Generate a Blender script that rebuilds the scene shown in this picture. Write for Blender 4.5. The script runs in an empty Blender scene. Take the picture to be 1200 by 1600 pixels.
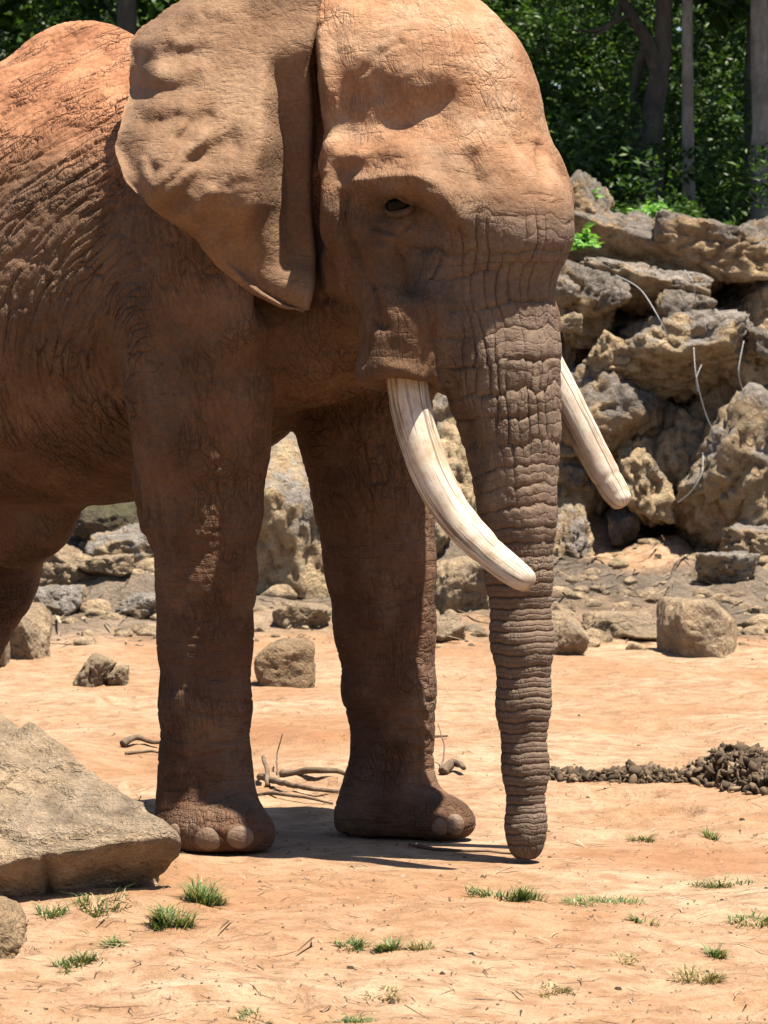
import bpy, math, random
import numpy as np
from mathutils import Vector, Matrix

# ------------------------------------------------------------------ camera, sky, sun, exposure
FPX, CAMH, HOR = 6225.0, 1.6, 666.0          # focal length in photo pixels, eye height, horizon row
scene = bpy.context.scene
col = scene.collection
cam_d = bpy.data.cameras.new('camera')
cam_d.sensor_fit = 'AUTO'; cam_d.sensor_width = 36.0
cam_d.lens = FPX / 1600.0 * 36.0
cam_d.shift_y = -(800.0 - HOR) / 1600.0
cam_d.clip_start = 0.1; cam_d.clip_end = 2000.0
cam_d.dof.use_dof = True; cam_d.dof.focus_distance = 14.8; cam_d.dof.aperture_fstop = 13.0
cam = bpy.data.objects.new('camera', cam_d); col.objects.link(cam)
cam.location = (0, 0, CAMH); cam.rotation_euler = (math.radians(90), 0, 0)
scene.camera = cam

SUN = Vector((0.26, -0.175, 1.0)).normalized()      # towards the sun: high, from the right
elev = math.asin(SUN.z); azim = math.atan2(SUN.x, SUN.y)
w = bpy.data.worlds.new('World'); scene.world = w; w.use_nodes = True
nt = w.node_tree; nt.nodes.clear()
sky = nt.nodes.new('ShaderNodeTexSky'); sky.sky_type = 'NISHITA'; sky.sun_disc = False
sky.sun_elevation = elev; sky.sun_rotation = azim
bg = nt.nodes.new('ShaderNodeBackground'); bg.inputs['Strength'].default_value = 0.05
wo = nt.nodes.new('ShaderNodeOutputWorld')
nt.links.new(sky.outputs[0], bg.inputs['Color']); nt.links.new(bg.outputs[0], wo.inputs['Surface'])
sd = bpy.data.lights.new('sun', 'SUN'); sd.energy = 5.0; sd.angle = math.radians(0.6); sd.color = (1.0, 0.90, 0.75)
sun = bpy.data.objects.new('sun', sd); col.objects.link(sun)
sun.rotation_euler = SUN.to_track_quat('Z', 'Y').to_euler(); sun.location = (3, -3, 30)
vs = scene.view_settings
vs.view_transform = 'Standard'; vs.look = 'None'; vs.gamma = 1.0; vs.use_curve_mapping = False; vs.exposure = 1.68

cy = scene.cycles; cy.max_bounces = 6; cy.diffuse_bounces = 4; cy.glossy_bounces = 2; cy.transmission_bounces = 3; cy.transparent_max_bounces = 4; cy.caustics_reflective = False; cy.caustics_refractive = False

# ------------------------------------------------------------------ numpy noise
def _hash(ix, iy, iz, seed):
    h = (ix.astype(np.int64) * 374761393 + iy.astype(np.int64) * 668265263 + iz.astype(np.int64) * 2147483647 + seed * 1274126177) & 0xFFFFFFFF
    h = ((h ^ (h >> 13)) * 1274126177) & 0xFFFFFFFF
    h = ((h ^ (h >> 16)) * 2246822519) & 0xFFFFFFFF
    return (h ^ (h >> 15)) & 0xFFFFFFFF
def noise3(p, seed=0):
    """gradient noise, about -1..1, p is (n,3)"""
    p = np.asarray(p, dtype=np.float64); i = np.floor(p).astype(np.int64); f = p - i
    u = f * f * f * (f * (f * 6 - 15) + 10)
    out = np.zeros(len(p))
    for dx in (0, 1):
        for dy in (0, 1):
            for dz in (0, 1):
                h = _hash(i[:, 0] + dx, i[:, 1] + dy, i[:, 2] + dz, seed)
                gx = ((h & 1023) / 511.5) - 1; gy = (((h >> 10) & 1023) / 511.5) - 1; gz = (((h >> 20) & 1023) / 511.5) - 1
                d = gx * (f[:, 0] - dx) + gy * (f[:, 1] - dy) + gz * (f[:, 2] - dz)
                wgt = (u[:, 0] if dx else 1 - u[:, 0]) * (u[:, 1] if dy else 1 - u[:, 1]) * (u[:, 2] if dz else 1 - u[:, 2])
                out += d * wgt
    return out * 1.3
def fbm(p, oct=4, seed=0, lac=2.0, gain=0.5):
    p = np.asarray(p, dtype=np.float64); o = 0; a = 1.0; s = 1.0
    for k in range(oct):
        o = o + a * noise3(p * s + k * 17.3, seed + k); a *= gain; s *= lac
    return o
def voro_edge(p, seed=0, jit=0.9):
    """F2-F1 of 3-D cells"""
    p = np.asarray(p, dtype=np.float64); i = np.floor(p).astype(np.int64); f = p - i
    d1 = np.full(len(p), 9.0); d2 = np.full(len(p), 9.0)
    for dx in (-1, 0, 1):
        for dy in (-1, 0, 1):
            for dz in (-1, 0, 1):
                h = _hash(i[:, 0] + dx, i[:, 1] + dy, i[:, 2] + dz, seed)
                x = dx + 0.5 + jit * ((h & 1023) / 1023. - .5) - f[:, 0]
                y = dy + 0.5 + jit * (((h >> 10) & 1023) / 1023. - .5) - f[:, 1]
                z = dz + 0.5 + jit * (((h >> 20) & 1023) / 1023. - .5) - f[:, 2]
                d = np.sqrt(x * x + y * y + z * z)
                n1 = np.minimum(d1, d); d2 = np.minimum(d2, np.maximum(d1, d)); d1 = n1
    return d2 - d1
def sstep(a, b, x):
    t = np.clip((x - a) / (b - a), 0, 1); return t * t * (3 - 2 * t)

# ------------------------------------------------------------------ object helpers
def tag(o, label=None, cat=None, group=None, kind=None):
    if label: o['label'] = label
    if cat: o['category'] = cat
    if group: o['group'] = group
    if kind: o['kind'] = kind
    return o
def mesh_np(name, verts, faces, smooth=True):
    """faces: list of index tuples, or an (n,k) int array"""
    me = bpy.data.meshes.new(name)
    verts = np.asarray(verts, dtype=np.float32)
    if isinstance(faces, np.ndarray):
        n, k = faces.shape
        me.vertices.add(len(verts)); me.vertices.foreach_set('co', verts.ravel())
        me.loops.add(n * k); me.loops.foreach_set('vertex_index', faces.astype(np.int32).ravel())
        me.polygons.add(n); me.polygons.foreach_set('loop_start', np.arange(0, n * k, k, dtype=np.int32))
        try: me.polygons.foreach_set('loop_total', np.full(n, k, dtype=np.int32))
        except Exception: pass
        me.update(calc_edges=True); me.validate()
    else:
        me.from_pydata(verts.tolist(), [], faces)
        me.update()
    if smooth: me.polygons.foreach_set('use_smooth', np.ones(len(me.polygons), dtype=bool))
    return me
def obj(name, me, mat=None, parent=None, loc=None):
    o = bpy.data.objects.new(name, me); col.objects.link(o)
    if mat is not None and me is not None and len(me.materials) == 0: me.materials.append(mat)
    if parent is not None: o.parent = parent
    if loc is not None: o.location = loc
    return o
def empty(name, loc=(0, 0, 0)):
    o = bpy.data.objects.new(name, None); col.objects.link(o); o.location = loc; o.empty_display_size = .2; return o
def at(px, py, Y):
    """point at depth Y seen at a photo pixel"""
    return np.array([(px - 600.) / FPX * Y, Y, CAMH - (py - HOR) / FPX * Y])
class N:
    """tiny node-tree helper; K scales every base colour given as a tuple"""
    K = 0.42
    def __init__(self, name):
        self.m = bpy.data.materials.new(name); self.m.use_nodes = True
        self.t = self.m.node_tree; self.t.nodes.clear()
        self.out = self.t.nodes.new('ShaderNodeOutputMaterial')
        self.b = self.t.nodes.new('ShaderNodeBsdfPrincipled'); self.l(self.b.outputs[0], self.out.inputs['Surface'])
        self.b.inputs['Specular IOR Level'].default_value = 0.25
    def l(self, a, b): self.t.links.new(a, b)
    def n(self, typ, **kw):
        o = self.t.nodes.new('ShaderNode' + typ)
        for k, v in kw.items(): setattr(o, k, v)
        return o
    def setin(self, node, key, v):
        s = node.inputs[key]
        if hasattr(v, 'is_output') or isinstance(v, bpy.types.NodeSocket): self.l(v, s)
        else: s.default_value = v
    def coord(self, which='Object'): return self.n('TexCoord').outputs[which]
    def attr(self, name, out='Fac'):
        a = self.n('Attribute', attribute_name=name); return a.outputs[out]
    def mapv(self, vec, scale=(1, 1, 1), loc=(0, 0, 0), rot=(0, 0, 0)):
        m = self.n('Mapping'); self.l(vec, m.inputs[0])
        m.inputs['Scale'].default_value = scale; m.inputs['Location'].default_value = loc; m.inputs['Rotation'].default_value = rot
        return m.outputs[0]
    def noise(self, vec, scale, detail=4, rough=0.55, dist=0.0, out='Fac'):
        t = self.n('TexNoise'); self.l(vec, t.inputs['Vector'])
        t.inputs['Scale'].default_value = scale; t.inputs['Detail'].default_value = detail
        t.inputs['Roughness'].default_value = rough; t.inputs['Distortion'].default_value = dist
        return t.outputs[out]
    def voro(self, vec, scale, feature='DISTANCE_TO_EDGE', rnd=1.0, out='Distance', dim='3D'):
        t = self.n('TexVoronoi', feature=feature, voronoi_dimensions=dim); self.l(vec, t.inputs['Vector'])
        t.inputs['Scale'].default_value = scale; t.inputs['Randomness'].default_value = rnd
        return t.outputs[out]
    def math(self, op, a, b=None, c=None, clamp=False):
        t = self.n('Math', operation=op, use_clamp=clamp); self.setin(t, 0, a)
        if b is not None: self.setin(t, 1, b)
        if c is not None: self.setin(t, 2, c)
        return t.outputs[0]
    def ramp(self, fac, stops, interp='LINEAR'):
        r = self.n('ValToRGB'); self.l(fac, r.inputs[0]); cr = r.color_ramp; cr.interpolation = interp
        while len(cr.elements) > 1: cr.elements.remove(cr.elements[-1])
        for i, (p, c) in enumerate(stops):
            e = cr.elements[0] if i == 0 else cr.elements.new(p)
            e.position = p
            K = N.K; e.color = (c, c, c, 1) if isinstance(c, (int, float)) else (c[0] * K, c[1] * K, c[2] * K, 1)
        return r.outputs[0]
    def mix(self, fac, a, b, blend='MIX'):
        m = self.n('MixRGB', blend_type=blend); self.setin(m, 0, fac)
        for k, v in ((1, a), (2, b)):
            if isinstance(v, tuple): m.inputs[k].default_value = (v[0] * N.K, v[1] * N.K, v[2] * N.K, 1)
            else: self.l(v, m.inputs[k])
        return m.outputs[0]
    def bump(self, h, strength=1.0, dist=0.01, normal=None):
        b = self.n('Bump'); self.l(h, b.inputs['Height']); b.inputs['Strength'].default_value = strength
        b.inputs['Distance'].default_value = dist
        if normal is not None: self.l(normal, b.inputs['Normal'])
        return b.outputs[0]
    def done(self, color=None, rough=0.9, normal=None):
        if color is not None: self.setin(self.b, 'Base Color', color if not isinstance(color, tuple) else (color[0] * N.K, color[1] * N.K, color[2] * N.K, 1))
        self.setin(self.b, 'Roughness', rough)
        if normal is not None: self.l(normal, self.b.inputs['Normal'])
        return self.m
# ------------------------------------------------------------------ the elephant
ALPHA = math.radians(42)                       # its heading: to the right and towards the camera
FV = np.array([math.cos(ALPHA), -math.sin(ALPHA)]); LV = np.array([math.sin(ALPHA), math.cos(ALPHA)])
EO = np.array([-0.325, 15.43])                 # ground point between the forefeet
def to_world(q):
    q = np.atleast_2d(np.asarray(q, dtype=np.float64))
    xy = EO + q[:, :1] * FV + q[:, 1:2] * LV
    return np.column_stack([xy, q[:, 2]])
def to_local(p):
    p = np.atleast_2d(np.asarray(p, dtype=np.float64)); d = p[:, :2] - EO
    return np.column_stack([d @ FV, d @ LV, p[:, 2]])
def E(px, py, l):
    """local (forward, left, up) point at lateral offset l seen at a photo pixel"""
    u = (px - 600.) / FPX
    Y = (l + EO @ LV) / (u * LV[0] + LV[1])
    return to_local(at(px, py, Y))[0]

H = 0.017
LO = np.array([-3.0, -1.05, -0.06]); HI = np.array([1.75, 1.05, 3.5])
gx, gy, gz = [np.arange(LO[i], HI[i], H, dtype=np.float32) for i in range(3)]
FLD = np.full((len(gx), len(gy), len(gz)), 0.6, dtype=np.float32)
def put(fn, lo, hi, k, sub=False):
    m = k + 0.07
    s = []
    for g, a, b in zip((gx, gy, gz), lo, hi):
        i0 = int(np.searchsorted(g, a - m)); i1 = int(np.searchsorted(g, b + m)); s.append(slice(i0, i1))
    if any(q.stop <= q.start for q in s): return
    d = fn(gx[s[0]][:, None, None], gy[s[1]][None, :, None], gz[s[2]][None, None, :]).astype(np.float32)
    v = FLD[s[0], s[1], s[2]]
    if sub:
        d = -d; h = np.maximum(k - np.abs(v - d), 0) / k
        FLD[s[0], s[1], s[2]] = np.maximum(v, d) + h * h * k * .25
    else:
        h = np.maximum(k - np.abs(v - d), 0) / k
        FLD[s[0], s[1], s[2]] = np.minimum(v, d) - h * h * k * .25
def cone(p0, r0, p1, r1, k=.08):
    p0 = np.array(p0, float); p1 = np.array(p1, float); ba = p1 - p0; L2 = max(float(ba @ ba), 1e-9)
    def fn(x, y, z):
        t = np.clip(((x - p0[0]) * ba[0] + (y - p0[1]) * ba[1] + (z - p0[2]) * ba[2]) / L2, 0, 1)
        return np.sqrt((x - p0[0] - t * ba[0]) ** 2 + (y - p0[1] - t * ba[1]) ** 2 + (z - p0[2] - t * ba[2]) ** 2) - (r0 + (r1 - r0) * t)
    R = max(r0, r1); put(fn, np.minimum(p0, p1) - R, np.maximum(p0, p1) + R, k)
def chain(pts, k=.06):
    for (p, r), (q, s) in zip(pts[:-1], pts[1:]): cone(p, r, q, s, k)
def ell(c, rad, k=.08, pitch=0.0, sub=False, yaw=0.0):
    c = np.array(c, float); ra, rl, rz = rad; cp, sp = math.cos(pitch), math.sin(pitch); cy, sy = math.cos(yaw), math.sin(yaw)
    def fn(x, y, z):
        X0 = x - c[0]; Y0 = y - c[1]; Z = z - c[2]
        X = X0 * cy + Y0 * sy; Yy = -X0 * sy + Y0 * cy
        U = X * cp + Z * sp; W = -X * sp + Z * cp
        k0 = np.sqrt((U / ra) ** 2 + (Yy / rl) ** 2 + (W / rz) ** 2)
        k1 = np.sqrt((U / ra ** 2) ** 2 + (Yy / rl ** 2) ** 2 + (W / rz ** 2) ** 2)
        return k0 * (k0 - 1) / np.maximum(k1, 1e-6)
    R = max(rad); put(fn, c - R, c + R, k, sub)

# torso as a loft: a, top, bottom, half width
TK = np.array([
    [-2.72, 2.30, 2.10, .08], [-2.62, 2.70, 1.75, .36], [-2.35, 2.95, 1.52, .58], [-1.95, 3.06, 1.37, .70],
    [-1.55, 3.11, 1.29, .77], [-1.20, 3.12, 1.27, .80], [-0.90, 3.09, 1.30, .79], [-0.50, 3.06, 1.42, .72],
    [-0.10, 3.08, 1.70, .62], [0.30, 3.02, 1.92, .48], [0.70, 2.90, 2.05, .34], [0.95, 2.6, 2.3, .1]])
def torso(x, y, z):
    def it(j):
        return np.interp(x, TK[:, 0], TK[:, j])
    # smooth interpolation of the keys
    xs = np.linspace(TK[0, 0], TK[-1, 0], 200)
    out = []
    for j in (1, 2, 3):
        v = np.interp(xs, TK[:, 0], TK[:, j]); kk = np.ones(15) / 15
        v = np.convolve(np.pad(v, 7, mode='edge'), kk, 'valid'); out.append(np.interp(x, xs, v))
    zc = (out[0] + out[1]) / 2; hh = (out[0] - out[1]) / 2; wd = out[2]
    zn = np.clip((z - zc) / hh, -1.2, 1.2)
    we = wd * (1 - .13 * zn - .05 * zn * zn)
    q = (np.abs(y / we) ** 2.15 + np.abs(zn) ** 2.15) ** (1 / 2.15)
    d = (q - 1) * np.minimum(hh, wd)
    return np.maximum(d, np.maximum(TK[0, 0] - x, x - TK[-1, 0]))
put(torso, (-2.75, -.9, 1.2), (1.0, .9, 3.3), .05)
ell((-1.27, .04, 3.06), (.36, .17, .20), .10)                     # the bump of the spine
ell((-.35, 0, 3.0), (.5, .22, .14), .15)
cone((-.1, 0, 2.42), .54, (.55, 0, 2.50), .42, .18)               # neck
cone((.05, 0, 2.07), .33, (.5, 0, 2.22), .27, .14)                # throat
ell((.02, 0, 1.95), (.36, .36, .26), .12)                         # chest
ell(E(452, 622, -.02), (.05, .04, .06), .05)
# near foreleg and shoulder
ell((-.12, -.50, 2.25), (.40, .20, .62), .12)
ell(E(300, 420, -.52), (.36, .20, .40), .14)
chain([(E(305, 500, -.46), .30), (E(312, 620, -.46), .275), (E(316, 700, -.45), .252), (E(319, 800, -.44), .212), (E(322, 900, -.43), .188),
       (E(321, 1000, -.42), .176), (E(321, 1100, -.42), .168), (E(320, 1190, -.42), .166), (E(322, 1250, -.42), .182), (E(326, 1300, -.42), .196)], .05)
ell(E(236, 740, -.44), (.07, .08, .26), .06)
ell(E(330, 1310, -.44) * np.array([1, 1, 0]) + np.array([.05, -.02, .07]), (.24, .205, .13), .07)
ell(E(345, 1318, -.50) * np.array([1, 1, 0]) + np.array([.0, .0, .07]), (.21, .15, .115), .06)
# far foreleg
ell((.0, .50, 2.2), (.40, .20, .60), .12)
chain([(E(545, 560, .44), .30), (E(573, 680, .43), .262), (E(585, 780, .42), .236), (E(594, 880, .41), .215), (E(602, 980, .40), .196), (E(609, 1080, .40), .176),
       (E(614, 1150, .40), .152), (E(612, 1190, .40), .150), (E(608, 1240, .40), .180), (E(604, 1280, .40), .195)], .05)
ell(E(612, 1285, .40) * np.array([1, 1, 0]) + np.array([.0, 0, .07]), (.22, .20, .12), .07)
ell(E(665, 1275, .38) * np.array([1, 1, 0]) + np.array([.01, 0, .085]), (.22, .15, .10), .08, pitch=-.15)
# hind legs
chain([((-2.15, -.42, 1.95), .42), ((-2.0, -.44, 1.35), .29), ((-2.0, -.43, 1.02), .225), ((-2.2, -.42, .5), .165), ((-2.22, -.42, .22), .18), ((-2.2, -.42, .12), .2)], .07)
chain([((-2.10, .42, 1.9), .42), ((-2.16, .43, 1.22), .225), ((-2.24, .43, .95), .195), ((-2.48, .42, .50), .155), ((-2.55, .42, .22), .175), ((-2.53, .42, .12), .2)], .07)
ell((-1.56, 0, 1.22), (.30, .14, .20), .06, pitch=.30)
# tail
chain([((-2.62, 0, 2.65), .07), ((-2.82, 0, 2.3), .05), ((-2.86, .02, 1.5), .03), ((-2.84, .03, 1.0), .022)], .05)
# head
ell((.50, 0, 2.76), (.60, .455, .515), .10, pitch=.18)
for s in (-1, 1):
    ell((.30, s * .18, 3.02), (.36, .22, .26), .12)
    ell((.95, s * .208, 2.50), (.17, .150, .17), .12)             # brow
    cone((.62, s * .30, 2.38), .19, (.95, s * .26, 2.42), .14, .10)
    ell((.46, s * .36, 2.56), (.16, .13, .12), .07)               # cheek bone
    cone((.56, s * .24, 2.35), .22, (.72, s * .18, 2.08), .18, .10)
    chain([((.76, s * .23, 2.22), .165), ((.83, s * .303, 2.0), .156), ((.81, s * .328, 1.80), .166)], .08)   # tusk sheath
cone((.55, 0, 2.15), .26, (.82, 0, 1.86), .14, .1)                # lower jaw
cone((.82, 0, 1.86), .14, (.98, 0, 1.78), .07, .06)
cone((.70, 0, 2.62), .40, (1.02, 0, 2.34), .275, .12)
TRUNK = [(768, 340, .275), (766, 420, .225), (774, 490, .212), (784, 560, .212), (790, 630, .196), (796, 690, .177), (804, 750, .150), (811, 810, .132), (812, 900, .118),
         (816, 1000, .108), (818, 1100, .095), (821, 1200, .080), (822, 1290, .069), (822, 1320, .066)]
TP = [(E(a, b, 0), r) for a, b, r in TRUNK]
chain(TP, .05)
# open, slanting ends of the sheaths
for s in (-1, 1): ell((.86, s * .37, 1.455), (.33, .31, .33), .025, sub=True)
# tusk sockets cut into the sheaths
TUSK_N = [(632, 540, -.30, .080), (638, 610, -.305, .076), (650, 670, -.305, .076), (676, 745, -.305, .073), (716, 812, -.28, .066), (766, 864, -.30, .057), (804, 895, -.32, .052), (820, 906, -.325, .043)]
TUSK_F = [(842, 545, .27, .064), (868, 595, .31, .064), (892, 640, .34, .061), (920, 694, .38, .058), (946, 742, .41, .054), (961, 768, .43, .052), (968, 779, .435, .046)]
for T in (TUSK_N, TUSK_F):
    a_, b_ = E(*T[0][:3]), E(*T[1][:3]); ell(b_ + (b_ - a_) * .55, (T[1][3] * 1.5,) * 3, .03, sub=True)
FLD[:, :, :] = np.maximum(FLD, -(gz[None, None, :] - 0.004))      # soles are flat

def surface_nets(F):
    S = F < 0
    nx, ny, nz = F.shape
    cnt = np.zeros((nx - 1, ny - 1, nz - 1), dtype=np.int8)
    for dx in (0, 1):
        for dy in (0, 1):
            for dz in (0, 1): cnt += S[dx:nx - 1 + dx, dy:ny - 1 + dy, dz:nz - 1 + dz]
    act = np.argwhere((cnt > 0) & (cnt < 8))
    idx = np.full(cnt.shape, -1, dtype=np.int32); idx[act[:, 0], act[:, 1], act[:, 2]] = np.arange(len(act))
    C = [(a, b, c) for a in (0, 1) for b in (0, 1) for c in (0, 1)]
    V = {c: F[act[:, 0] + c[0], act[:, 1] + c[1], act[:, 2] + c[2]] for c in C}
    pos = np.zeros((len(act), 3)); n = np.zeros(len(act))
    for c in C:
        for ax in range(3):
            if c[ax] == 0:
                d = list(c); d[ax] = 1; d = tuple(d); va, vb = V[c], V[d]
                m = (va < 0) != (vb < 0); t = np.where(m, va / np.where(m, va - vb, 1), 0)
                for j in range(3): pos[:, j] += np.where(m, c[j] + (t if j == ax else 0), 0)
                n += m
    pos = pos / n[:, None] + act
    quads = []
    for ax in range(3):
        o1, o2 = (ax + 1) % 3, (ax + 2) % 3
        sl0 = [slice(None)] * 3; sl1 = [slice(None)] * 3; sl0[ax] = slice(0, -1); sl1[ax] = slice(1, None)
        A, B = S[tuple(sl0)], S[tuple(sl1)]; e = np.argwhere(A != B); fl = A[e[:, 0], e[:, 1], e[:, 2]]
        ok = (e[:, o1] > 0) & (e[:, o2] > 0) & (e[:, o1] < F.shape[o1] - 1) & (e[:, o2] < F.shape[o2] - 1); e = e[ok]; fl = fl[ok]
        q = []
        for a, b in ((-1, -1), (0, -1), (0, 0), (-1, 0)):
            c = e.copy(); c[:, o1] += a; c[:, o2] += b; q.append(idx[c[:, 0], c[:, 1], c[:, 2]])
        q = np.stack(q, 1); q[~fl] = q[~fl][:, ::-1]; quads.append(q)
    return LO + pos * H, np.concatenate(quads)
def subdiv(v, q):
    n = len(v); e = np.stack([q, np.roll(q, -1, 1)], 2).reshape(-1, 2); es = np.sort(e, 1)
    key = es[:, 0].astype(np.int64) * n + es[:, 1]; uk, inv = np.unique(key, return_inverse=True)
    em = (v[uk // n] + v[uk % n]) / 2; fm = v[q].mean(1)
    ei = (inv.reshape(-1, 4) + n); fi = np.arange(len(q)) + n + len(uk)
    nv = np.concatenate([v, em, fm]); nq = []
    for k in range(4): nq.append(np.stack([q[:, k], ei[:, k], fi, ei[:, k - 1]], 1))
    return nv, np.concatenate(nq)
def edges_of(q):
    e = np.stack([q, np.roll(q, -1, 1)], 2).reshape(-1, 2); e = np.sort(e, 1)
    return np.unique(e, axis=0)
def laplace(v, e, it=1, lam=.5, w=None):
    n = len(v); deg = np.bincount(e.ravel(), minlength=n).astype(float)
    for _ in range(it):
        s = np.stack([np.bincount(e[:, 0], v[e[:, 1], j], n) + np.bincount(e[:, 1], v[e[:, 0], j], n) for j in range(3)], 1)
        d = s / np.maximum(deg, 1)[:, None] - v
        v = v + lam * d * (1 if w is None else w[:, None])
    return v
def vnormals(v, q):
    fn = np.cross(v[q[:, 2]] - v[q[:, 0]], v[q[:, 3]] - v[q[:, 1]])
    n = np.stack([sum(np.bincount(q[:, k], fn[:, j], len(v)) for k in range(4)) for j in range(3)], 1)
    return n / np.maximum(np.linalg.norm(n, axis=1), 1e-9)[:, None]

bv, bq = surface_nets(FLD); del FLD
be = edges_of(bq); bv = laplace(bv, be, 3, .5)
bv, bq = subdiv(bv, bq); be = edges_of(bq); bv = laplace(bv, be, 4, .5)
bw = to_world(bv); bn = vnormals(bw, bq)
CAM = np.array([0, 0, CAMH])

def surf(px, py):
    """the point of the skin seen at a photo pixel"""
    d = at(px, py, 1.0) - CAM; d = d / np.linalg.norm(d); r = bw - CAM; t = r @ d
    dist = np.linalg.norm(r - t[:, None] * d, axis=1); c = np.where(dist < .02)[0]
    if len(c) == 0: c = np.array([np.argmin(dist)])
    return bw[c[np.argmin(t[c])]].copy()
def stroke(pts, rad, amt, sharp=2.0, front=True):
    """raise (amt>0) or press (amt<0) the skin along a line of photo pixels"""
    global bw, bn
    P = [surf(*p) for p in pts] if not isinstance(pts[0], np.ndarray) else pts
    lo = np.min(P, 0) - 3 * rad; hi = np.max(P, 0) + 3 * rad
    m = np.where(np.all((bw > lo) & (bw < hi), axis=1))[0]; q = bw[m]; best = np.full(len(m), 1e9)
    if len(P) == 1: best = np.linalg.norm(q - P[0], axis=1)
    for a, b in zip(P[:-1], P[1:]):
        ab = b - a; t = np.clip((q - a) @ ab / max(ab @ ab, 1e-9), 0, 1); best = np.minimum(best, np.linalg.norm(q - a - t[:, None] * ab, axis=1))
    bw[m] += bn[m] * (amt * np.exp(-(best / rad) ** sharp))[:, None]
def renorm():
    global bn
    bn = vnormals(bw, bq)
stroke([(440, 95), (450, 200), (456, 330), (452, 420), (450, 470)], .088, -.21)
# brow, temple hollow, cheek bone, eye socket, nose pit, cheek fold, lip
stroke([(545, 165), (600, 178), (670, 165)], .105, -.044)
stroke([(610, 190), (650, 180), (690, 150)], .05, -.018)
stroke([(520, 150), (575, 130)], .06, -.016)
stroke([(470, 200), (560, 110), (620, 60)], .018, -.008)
stroke([(540, 200), (515, 190)], .07, -.028)
stroke([(498, 250), (515, 232), (560, 240)], .045, .032)
stroke([(560, 240), (610, 228), (650, 252)], .05, .018)
renorm()
stroke([(560, 285), (600, 282), (650, 280), (695, 300), (715, 345)], .045, .060)
stroke([(575, 335), (625, 332), (655, 365), (645, 425)], .068, -.092)
stroke([(745, 245), (755, 275)], .040, -.035)
stroke([(850, 225), (858, 270)], .028, -.022)
renorm()
stroke([(532, 300), (530, 350), (546, 400), (572, 445), (585, 490)], .017, -.045)
stroke([(556, 330), (566, 390), (592, 440)], .012, -.016)
stroke([(498, 330), (506, 400), (522, 475)], .035, -.04)
stroke([(508, 270), (505, 330), (515, 400), (530, 450)], .030, .022)
stroke([(594, 572), (630, 582), (660, 594), (684, 610)], .022, .012)
stroke([(690, 520), (700, 580), (712, 640), (725, 690)], .022, -.030)
stroke([(500, 50), (510, 140), (508, 240), (508, 330)], .030, .034)
hm_ = np.exp(-(np.linalg.norm(bw - surf(590, 400), axis=1) / .42) ** 4)
bw = laplace(bw, be, 8, .5, w=hm_)
renorm()
# eye: lids
EYE = surf(618, 325)
for a0, rr, am in ((0, .016, .016),):
    ring = [EYE + np.array([.052 * math.cos(t), 0, .034 * math.sin(t)]) for t in np.linspace(0, 2 * math.pi, 13)]
    ring = [p - CAM for p in ring]
    ring = [surf(600 + p[0] / p[1] * FPX, HOR - p[2] / p[1] * FPX) for p in ring]
    stroke(ring, rr, am)
stroke([(580, 350), (625, 362), (660, 352)], .011, -.016)
stroke([(585, 372), (630, 385), (645, 405)], .012, -.012)
stroke([(590, 290), (630, 278), (672, 290)], .012, -.010)
# leg folds
for dx, am in ((0, .013), (17, -.010), (32, .010), (47, -.008)):
    stroke([(192 + dx, 540), (203 + dx, 640), (212 + dx, 720), (222 + dx, 800), (240 + dx, 890)], .013, am)
for x0 in (520, 548, 572):
    stroke([(x0 - 8, 455), (x0 + 5, 500), (x0 - 10, 560)], .016, -.014)
stroke([(496, 470), (540, 492), (590, 505)], .022, -.03)
stroke([(218, 770), (228, 840), (246, 900)], .02, .012)
for y, a, b in ((1145, 255, 385), (1180, 265, 370), (1212, 250, 345)):
    stroke([(a, y + 4), ((a + b) / 2, y + 8), (b, y)], .009, -.010)
for y, a, b in ((1120, 635, 676), (1150, 630, 680), (1090, 640, 680), (1060, 655, 680)):
    stroke([(a, y - 6), (b - 3, y + 8)], .011, -.007)
for y, a, b in ((1105, 645, 679), (1135, 640, 680), (1165, 630, 672)):
    stroke([(a, y), (b - 4, y + 6)], .016, .008)
renorm()

# ---- skin fields: trunk rings, crease coordinates, dust with painted sunlight
loc = to_local(bw)
nv_ = len(bw)
tp = np.array([p for p, r in TP]); seg = np.linalg.norm(np.diff(tp, axis=0), axis=1); cum = np.concatenate([[0], np.cumsum(seg)])
tr = np.array([r for p, r in TP])
best = np.full(nv_, 9.); ts = np.zeros(nv_); cx = np.zeros((nv_, 3)); rr_ = np.ones(nv_)
m = np.where((loc[:, 0] > .7) & (np.abs(loc[:, 1]) < .4))[0]
for i in range(len(tp) - 1):
    ab = tp[i + 1] - tp[i]; t = (loc[m] - tp[i]) @ ab / (ab @ ab)
    if i > 0: t = np.maximum(t, 0)
    t = np.minimum(t, 1); c = tp[i] + t[:, None] * ab; d = np.linalg.norm(loc[m] - c, axis=1)
    b_ = d < best[m]; mm = m[b_]; best[mm] = d[b_]; ts[mm] = (cum[i] + t * seg[i])[b_]; cx[mm] = c[b_]
    rr_[mm] = (tr[i] + (tr[i + 1] - tr[i]) * np.clip(t, 0, 1))[b_]
tmask = np.zeros(nv_); loos = np.interp(ts[m], [0, .5, .7], [.09, .05, .0]); tmask[m] = 1 - sstep(.02 + loos * .5, .07 + loos, best[m] - rr_[m])
tmask *= sstep(-.10, .08, ts)
phi = np.arctan2(loc[:, 1] - cx[:, 1], loc[:, 0] - cx[:, 0])
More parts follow.
